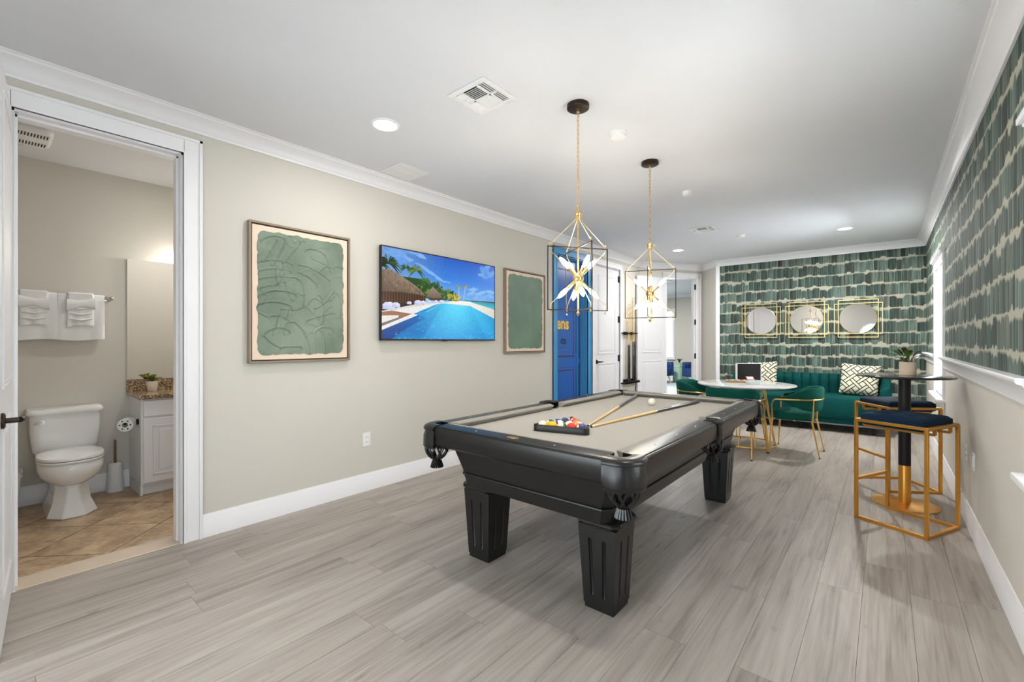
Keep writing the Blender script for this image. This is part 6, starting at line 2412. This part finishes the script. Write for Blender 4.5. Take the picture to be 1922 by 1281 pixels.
# waste bin
t = thing('waste_bin', (-4.93, 0.115, 0), 0, 'white waste bin between bathroom door and toilet', 'bin')
m = MB(); m.loft([[(x * s_, y * s_, z) for x, y in rounded([(-0.1, -0.1), (0.1, -0.1), (0.1, 0.1), (-0.1, 0.1)], 0.03, 4)] for s_, z in ((0.72, 0), (0.75, 0.01), (1.0, 0.30), (1.03, 0.302), (0.97, 0.302), (0.74, 0.02))], cap1=True); m.build('bin_body', M_plast, t, smooth=50)
m = MB(); m.loft([[(x * s_, y * s_, z) for x, y in rounded([(-0.1, -0.1), (0.1, -0.1), (0.1, 0.1), (-0.1, 0.1)], 0.03, 4)] for s_, z in ((0.99, 0.26), (1.015, 0.27), (1.02, 0.285))], cap0=False, cap1=False); m.build('liner_band', M_towel, t)

# vanity
VY0, VY1 = 0.85, 1.80
va_ = thing('vanity_cabinet', (BX, VY0, 0), 0, 'white vanity cabinet with raised panel doors in the bathroom', 'cabinet')
D = 0.44
m = MB(); m.box(0.002, D, 0, VY1 - VY0, 0.09, 0.79); m.box(0.018, D - 0.012, 0.0, 0.018, 0, 0.10); m.box(0.018, D - 0.05, 0.018, VY1 - VY0, 0, 0.10); m.build('body', M_door, va_, bevel=0.002)
nd = 2
wv = (VY1 - VY0) / nd
for k in range(nd):
    y0, y1 = k * wv + 0.015, (k + 1) * wv - 0.015
    m = MB(); m.box(D, D + 0.018, y0, y1, 0.645, 0.775); m.build('drawer', M_door, va_, bevel=0.004)
    m = MB(); m.box(D, D + 0.018, y0, y1, 0.105, 0.63); dr = m.build('door', M_door, va_, bevel=0.004)
    m = MB()
    for (a, b, c, d) in ((y0 + 0.06, y1 - 0.06, 0.165, 0.177), (y0 + 0.06, y1 - 0.06, 0.558, 0.57), (y0 + 0.06, y0 + 0.072, 0.165, 0.57), (y1 - 0.072, y1 - 0.06, 0.165, 0.57)): m.box(D + 0.017, D + 0.023, a, b, c, d)
    m.box(D + 0.017, D + 0.022, y0 + 0.10, y1 - 0.10, 0.205, 0.53)
    m.build('raised_panel', M_door, dr, bevel=0.003)
t = thing('granite_countertop', (BX, VY0 - 0.018, 0.7905), 0, 'brown granite vanity top with backsplash', 'countertop')
m = MB(); m.box(0, 0.48, 0, VY1 - VY0 + 0.018, 0, 0.034); m.build('slab', M_gran, t, bevel=0.004)
m = MB(); m.box(0, 0.02, 0, VY1 - VY0 + 0.018, 0.034, 0.128); m.build('backsplash', M_gran, t, bevel=0.002)
t = thing('vanity_mirror', (BX, 0.836, 0.925), 0, 'frameless wall mirror above the vanity top', 'mirror')
m = MB(); m.box(0.0, 0.016, 0, 0.94, 0, 1.05); m.build('backing', M_plast, t)
m = MB(); m.box(0.016, 0.020, 0, 0.94, 0, 1.05); m.build('mirror_glass', M_mirror, t)
t = thing('succulent', (-4.93, 0.985, 0.8249), 0, 'small yellow-green succulent in a cream pot on the vanity', 'plant')
m = MB(); m.lathe([(0.032, 0), (0.034, 0.004), (0.043, 0.082), (0.042, 0.085), (0.039, 0.083), (0.038, 0.075)], 28, cap1=False); m.build('pot', pm('cream_pot', (222, 210, 192), 0.6), t)
m = MB(); m.lathe([(0.0385, 0.076), (0.0005, 0.078)], 20, cap0=False, cap1=False); m.build('soil', M_soil, t)
for k in range(22):
    az = k * 2.399; ln = 0.03 + 0.06 * ((k * 7) % 11) / 11
    m = MB(); leaf(m, (0, 0, 0.078), az, ln, 0.014, 0.095 - 0.6 * ln, 0.012, n=5, stem=0.2); m.build('leaf', M_leafy, t, smooth=60)
# vanity light
t = thing('vanity_light', (BX, 1.42, 2.13), 0, 'bronze wall light glowing above the vanity mirror', 'wall light')
m = MB(); m.box(0, 0.02, -0.22, 0.22, -0.03, 0.03); m.build('backplate', M_bronze, t, bevel=0.004)
for y in (-0.15, 0.15):
    m = MB(); m.tube([(0.02, y, 0), (0.09, y, 0.0), (0.10, y, -0.02)], 0.009, n=8); m.build('arm', M_bronze, t)
    m = MB(); m.lathe([(0.02, -0.02), (0.035, -0.05), (0.05, -0.12), (0.048, -0.12), (0.03, -0.05)], 20, (0.10, y, 0), cap0=False, cap1=False); m.build('shade', emat('lit_glass_shade', (255, 240, 214), 5), t)
    d = bpy.data.lights.new('vanity_lamp', 'POINT'); d.energy = 7; d.color = (1, 0.95, 0.86); d.shadow_soft_size = 0.05
    o = bpy.data.objects.new('vanity_lamp', d); COL.objects.link(o); o.parent = t; o.location = (0.10, y, -0.16)
# toilet paper
t = thing('toilet_paper', (-4.70, 0.780, 0.589), 0, 'patterned white toilet roll on the side of the vanity', 'toilet paper')
m = MB(); m.lathe([(0.02, -0.045), (0.052, -0.045), (0.052, 0.045), (0.02, 0.045)], 28, cap0=False, cap1=False); m.lathe([(0.02, -0.045), (0.02, 0.045)], 16, cap0=False, cap1=False)
m.xf(Matrix.Rotation(math.radians(62), 4, 'Z') @ Matrix.Rotation(PI / 2, 4, 'X')); m.build('roll', M_towel, t)
for k in range(6):
    a = k * PI / 3
    m = MB(); m.sphere((0.035 * math.cos(a), 0.035 * math.sin(a), 0.0455), 0.006, 8, 6, sz=0.15)
    m.xf(Matrix.Rotation(math.radians(62), 4, 'Z') @ Matrix.Rotation(PI / 2, 4, 'X')); m.build('print_mark', M_blk, t)
t = thing('paper_holder', (-4.70, VY0 + 0.002, 0.60), 0, 'black paper holder fixed to the vanity side', 'holder')
m = MB(); m.lathe([(0.024, 0), (0.024, 0.012), (0.014, 0.016)], 18); m.xf(Matrix.Rotation(PI / 2, 4, 'X')); m.build('rose', M_blk, t)
m = MB(); m.tube([(0, -0.01, 0), (-0.03, -0.03, 0), (-0.046, -0.046, 0), (0.0, -0.070, 0), (0.052, -0.098, 0)], 0.009, n=10); m.build('arm', M_blk, t)

# towel bar and towels
t = thing('towel_bar', (BX, 0.40, 1.617), 0, 'brushed nickel towel bar on the bathroom wall', 'towel bar')
m = MB(); m.tube([(0.075, -0.36, 0), (0.075, 0.325, 0)], 0.009, n=12); m.build('bar', M_chrome, t)
for y in (-0.35, 0.31):
    m = MB(); m.tube([(0.0, y, 0), (0.012, y, 0), (0.014, y, 0), (0.085, y, 0)], [0.026, 0.024, 0.013, 0.013], n=16); m.sphere((0.085, y + 0.012, 0), 0.017, 12, 8); m.build('bracket', M_chrome, t)


def towel(y0, y1, z0, thick, x, seed, fold=0.0, zt=1.640):
    r = random.Random(seed)
    ph = [r.uniform(0, 6.28) for _ in range(4)]
    m = MB()
    ny = 18
    rows = []
    # closed loop in x-z at each y: front sheet down, bottom fold, back sheet up
    for i in range(ny + 1):
        u = i / ny
        y = y0 + (y1 - y0) * u
        e = min(u, 1 - u) * 2
        ed = 0.004 * (1 - min(1, e * 6)) ** 2
        p = []
        H_ = zt - z0 + 0.006 * math.sin(5 * u + ph[0])
        for k in range(9):
            v = k / 8
            w = 0.005 * math.sin(4.5 * u * PI + ph[1] + 2 * v) + 0.003 * math.sin(9 * u + ph[2])
            p.append((x + thick * 0.5 - ed + w * v - 0.012 * v, y + 0.006 * (u - 0.5) * v, zt - 0.012 - (H_ - 0.012) * v))
        for k in range(8, -1, -1):
            v = k / 8
            p.append((x - thick * 0.5 + ed - 0.012 * v, y, zt - 0.012 - (H_ - 0.02) * v))
        p.append((x, y, zt + 0.002 - ed))
        rows.append(p)
    m.loft(rows)
    return m


for (y0, y1, sd, lb) in ((0.12, 0.404, 1, 'white bath towel on the bar nearest the open bathroom door'), (0.407, 0.680, 2, 'white bath towel on the bar nearest the vanity mirror')):
    t = thing('bath_towel', (0, 0, 0), 0, lb, 'towel', 'bath towels on the bar')
    towel(y0, y1, 1.272, 0.042, BX + 0.075, sd).build('towel_cloth', M_towel, t, smooth=70)
for (y0, y1, sd, lb) in ((0.205, 0.352, 3, 'white hand towel folded over the bath towel nearest the door'), (0.462, 0.612, 4, 'white hand towel folded over the bath towel nearest the mirror')):
    t = thing('hand_towel', (0, 0, 0), 0, lb, 'towel', 'hand towels on the bar')
    towel(y0, y1, 1.385, 0.072, BX + 0.078, sd, zt=1.652).build('towel_cloth', M_towel, t, smooth=70)
    m = MB()
    rows = []
    for i in range(9):
        u = i / 8
        y = y0 - 0.008 + (y1 - y0 + 0.016) * u
        zc = 1.575 + 0.016 * math.sin(3 * u + sd) - 0.035 * abs(u - 0.45)
        hh = 0.028 + 0.022 * abs(u - 0.5) * 2
        rows.append([(BX + 0.110 + 0.017 * math.cos(a), y, zc + hh * math.sin(a)) for a in [2 * PI * k / 10 for k in range(10)]])
    m.loft(rows); m.build('tucked_band', M_towel, t, smooth=70)
    m = MB()
    for k in range(3):
        zz = 1.53 - k * 0.045
        m.tube([(BX + 0.106, y0 + 0.01, zz), (BX + 0.110, (y0 + y1) / 2, zz - 0.012), (BX + 0.106, y1 - 0.01, zz + 0.004)], [0.006, 0.009, 0.006], n=8)
    m.build('fold_pleat', M_towel, t, smooth=70)

# exhaust fan
t = thing('exhaust_fan', (-4.50, 0.18, HC), 0, 'white slotted exhaust fan cover on the bathroom ceiling', 'fan')
m = MB()
pth = rounded([(-0.19, -0.16), (0.19, -0.16), (0.19, 0.16), (-0.19, 0.16)], 0.05, 6)
m.loft([[(x, y, 0.0) for x, y in pth], [(x, y, -0.012) for x, y in pth], [(x * 0.9, y * 0.9, -0.030) for x, y in pth]]); m.build('cover', M_plast, t, smooth=30)
for side in (-1, 1):
    for k in range(18):
        m = MB(); m.box(side * 0.095 - 0.035, side * 0.095 + 0.035, -0.128 + k * 0.015, -0.128 + k * 0.015 + 0.007, -0.0315, -0.028); m.build('slot', M_darkv, t)

# ================================================================== den contents
t = thing('side_table', (-4.93, 13.98, 0), 0, 'mint green drum side table in the den', 'table')
m = MB(); m.lathe([(0.15, 0), (0.155, 0.01), (0.155, 0.465), (0.15, 0.47)], 32); m.build('drum', M_mint, t)
m = MB(); m.lathe([(0.16, 0.47), (0.162, 0.476), (0.158, 0.485)], 32); m.build('table_top', M_mint, t)
t = thing('den_plant', (-4.89, 13.98, 0.4855), 0, 'small dark green plant on the mint side table', 'plant')
m = MB(); m.lathe([(0.05, 0), (0.07, 0.11), (0.066, 0.11), (0.06, 0.095)], 20, cap1=False); m.build('pot', M_mint, t)
for k in range(14):
    m = MB(); leaf(m, (0, 0, 0.09), k * 2.4, 0.1 + 0.02 * (k % 3), 0.02, 0.16, 0.03, n=5, stem=0.2); m.build('leaf', M_leafb, t, smooth=60)


def armchair(loc, rz, label):
    t = thing('armchair', loc, rz, label, 'armchair', 'blue armchairs in the den')
    m = MB(); m.loft([[(x * s_, y * s_, z) for x, y in rounded([(-0.30, -0.34), (0.30, -0.34), (0.30, 0.24), (-0.30, 0.24)], 0.08, 5)] for s_, z in ((0.96, 0.22), (1, 0.24), (1, 0.42), (0.94, 0.46))]); m.build('seat', M_bluev, t, smooth=50)
    upc = u_path(0.36, -0.30, 0.32, 0.2, 0.09)
    for i in range(len(upc) - 1):
        a, b = upc[i], upc[i + 1]
        d = (b - a).normalized(); inw = Vector((d.y, -d.x))
        channel_mesh(a, b, inw, 0.22, 0.64, 0.64, 0.10, 0.02).build('back_channel', M_bluev, t, smooth=60)
    for sx in (-1, 1):
        for sy in (-1, 1):
            m = MB(); m.tube([(sx * 0.26, sy * 0.24, 0.23), (sx * 0.31, sy * 0.29, 0.0)], [0.02, 0.011], n=10); m.build('leg', M_oak, t)


armchair((-4.12, 13.45, 0), math.radians(-38), 'royal blue channelled armchair beside the mint table in the den')
armchair((-5.36, 13.3, 0), math.radians(60), 'royal blue armchair half hidden by the open den door')

t = thing('ceiling_fan', (-4.3, 9.9, HC + 0.09), 0.35, 'grey ceiling fan in the den seen above the open door', 'ceiling fan')
m = MB(); m.lathe([(0.06, 0.0), (0.06, -0.03), (0.015, -0.035), (0.015, -0.10), (0.09, -0.11), (0.10, -0.16), (0.07, -0.2)], 20); m.build('motor', M_chrome, t)
for k in range(5):
    a = 2 * PI * k / 5
    m = MB(); m.box(0.1, 0.62, -0.065, 0.065, -0.145, -0.137); m.xf(Matrix.Rotation(a, 4, 'Z') @ Matrix.Rotation(0.0, 4, 'X')); m.build('blade', pm('grey_fan_blade', (150, 148, 146), 0.5) if k == 0 else MATS['grey_fan_blade'], t, bevel=0.004)
